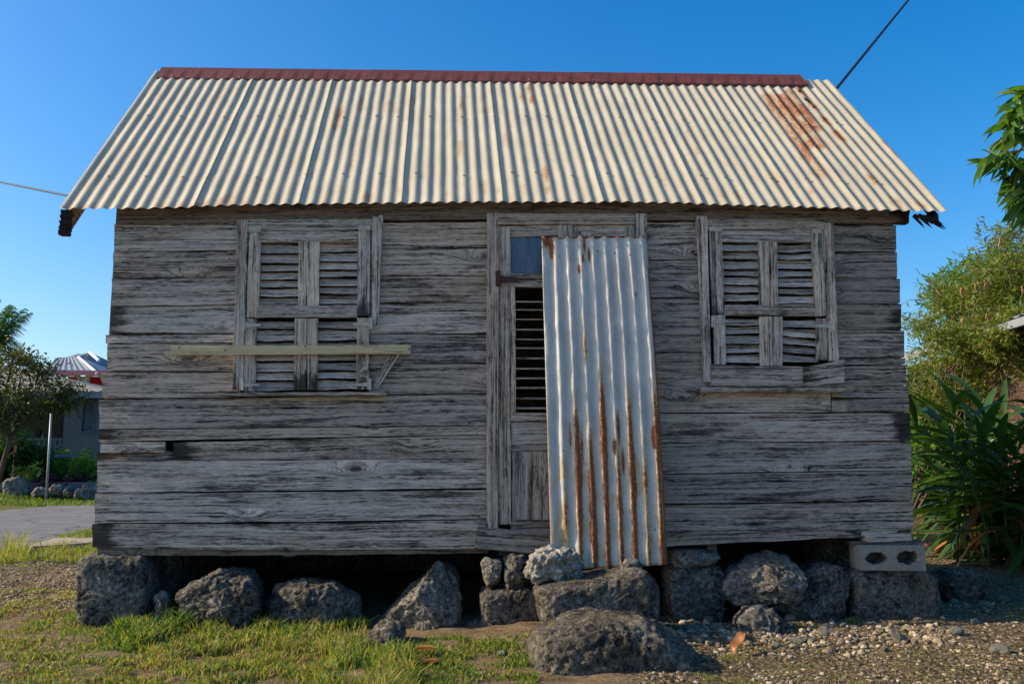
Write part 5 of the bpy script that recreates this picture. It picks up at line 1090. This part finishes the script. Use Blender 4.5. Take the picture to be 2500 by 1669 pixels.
ginger(gp(2440, 3.4), 11, 'dark ginger clump behind the others before the feathery shrub', 4, (1.0, 1.6), .5)
ginger(gp(2570, 2.0), 10, 'low dark ginger clump at the outer edge of the bed', 5, (.6, 1.2), .7)
# leaf litter under the ginger
mb = MB(); r6 = random.Random(8)
for k in range(260):
    p = G(r6.uniform(2230, 2520), r6.uniform(1262, 1330)); a = r6.uniform(0, 6.28); l = r6.uniform(.03, .09); z = ground_h(p.x, p.y)+.012
    d = Vector((math.cos(a), math.sin(a), 0))*l; s = Vector((-d.y, d.x, 0))*.22; q = Vector((p.x, p.y, z)); mb.add([q-d, q-s+Vector((0, 0, .01)), q+d, q+s+Vector((0, 0, .012))], [(0, 1, 2, 3)])
tag(mb.build('leaf_litter', M['dryleaf']), 'dry brown leaf litter on the ground under the ginger', 'litter', kind='stuff')
# mango tree at the right edge: crown outside, one branch reaching into view
MT = empty('mango_tree', (6.1, 1.9, -.05), 'mango tree branch with long glossy leaves hanging in from the right', 'tree')
YMg = 1.5; bt = [Vector(at(px, py, YMg)) for px, py in ((2560, 300), (2520, 330), (2470, 370), (2425, 400))]
mb = MB(); mb.tube([(6.1, 1.9, -.05), (6.05, 1.9, 1.4), (5.95, 1.8, 2.4), (5.7, 1.7, 3.2)], [.17, .14, .12, .09], 10); mb.tube([(5.95, 1.8, 2.5), (5.3, 1.6, 3.2), bt[0], bt[1]], [.08, .05, .03, .02], 7); mb.tube([(5.7, 1.7, 3.1), (6.0, 1.9, 4.2), (6.3, 2.0, 5.0)], [.08, .05, .02], 7); mb.tube([(6.0, 1.9, 2.4), (6.8, 2.2, 3.4), (7.2, 2.4, 4.2)], [.09, .05, .02], 7)
mb.build('trunk', M['bark'], MT, True)
leafcloud('crown', [((6.9, 2.1, 4.4), (1.0, 1.2, .9), 1.3), ((7.2, 2.2, 3.7), (1.0, 1.2, .9), 1.2), ((6.4, 1.9, 3.4), (.7, .9, .6), 1)], 5200, .2, 'mango', MT, .2, .5, 61)
ML = [leaf_mesh('leaf', .24, .064, b, 'mango', .15, 7) for b in (.2, .5, .8)]; r7 = random.Random(12)
TW = [((2530, 235), (2490, 232)), ((2530, 260), (2465, 275)), ((2540, 300), (2455, 305)), ((2530, 330), (2440, 345)), ((2520, 360), (2425, 385)), ((2480, 380), (2415, 400)), ((2530, 380), (2470, 410)), ((2540, 420), (2460, 440)), ((2540, 430), (2490, 470)), ((2540, 450), (2500, 500)), ((2530, 300), (2490, 335)), ((2545, 280), (2500, 260)), ((2540, 400), (2500, 400)), ((2560, 210), (2515, 225)), ((2545, 470), (2515, 515))]
for (a, b) in TW:
    yy = YMg+r7.uniform(-.2, .2); s, e = Vector(at(*a, yy)), Vector(at(*b, yy)); MB().tube([bt[1].lerp(s, .5), s, e], [.012, .009, .004], 5).build('twig', M['bark'], MT)
    for k in range(17):
        t = r7.random()**.6; p = s.lerp(e, t); out = (e-s).normalized(); az = math.atan2(out.y, out.x)+r7.uniform(-1.3, 1.3); el = r7.uniform(-.9, .45)
        link(bpy.data.objects.new('leaf', r7.choice(ML)), MT, Matrix.Translation(p) @ Matrix.Rotation(az, 4, 'Z') @ Matrix.Rotation(-el, 4, 'Y') @ Matrix.Rotation(r7.uniform(-1, 1), 4, 'X') @ Matrix.Scale(r7.uniform(.75, 1.2), 4))
# ------------------------------------------------------------------ overhead cables
def cable(a, b, sag, r, label, n=30):
    a, b = Vector(a), Vector(b); pts = [a.lerp(b, i/n)-Vector((0, 0, sag*4*(i/n)*(1-i/n))) for i in range(n+1)]
    tag(MB().tube(pts, r, 6).build('overhead_cable', M['cable'], None, True), label, 'cable')
a, b = Vector(at(0, 454, 7.0)), Vector(at(284, 519, 3.2)); d = (a-b)
cable(b+(b-a)*.10+Vector((0, -.35, 0)), a+d*3.5, 0.0, .012, 'thin cable running from the house wall out over the lane')
a, b = Vector(at(2046, 212, 2.0)), Vector(at(2218, 0, 4.2)); cable(a-(b-a)*.12, b+(b-a)*3, 0.0, .014, 'thick cable rising steeply from behind the roof corner')
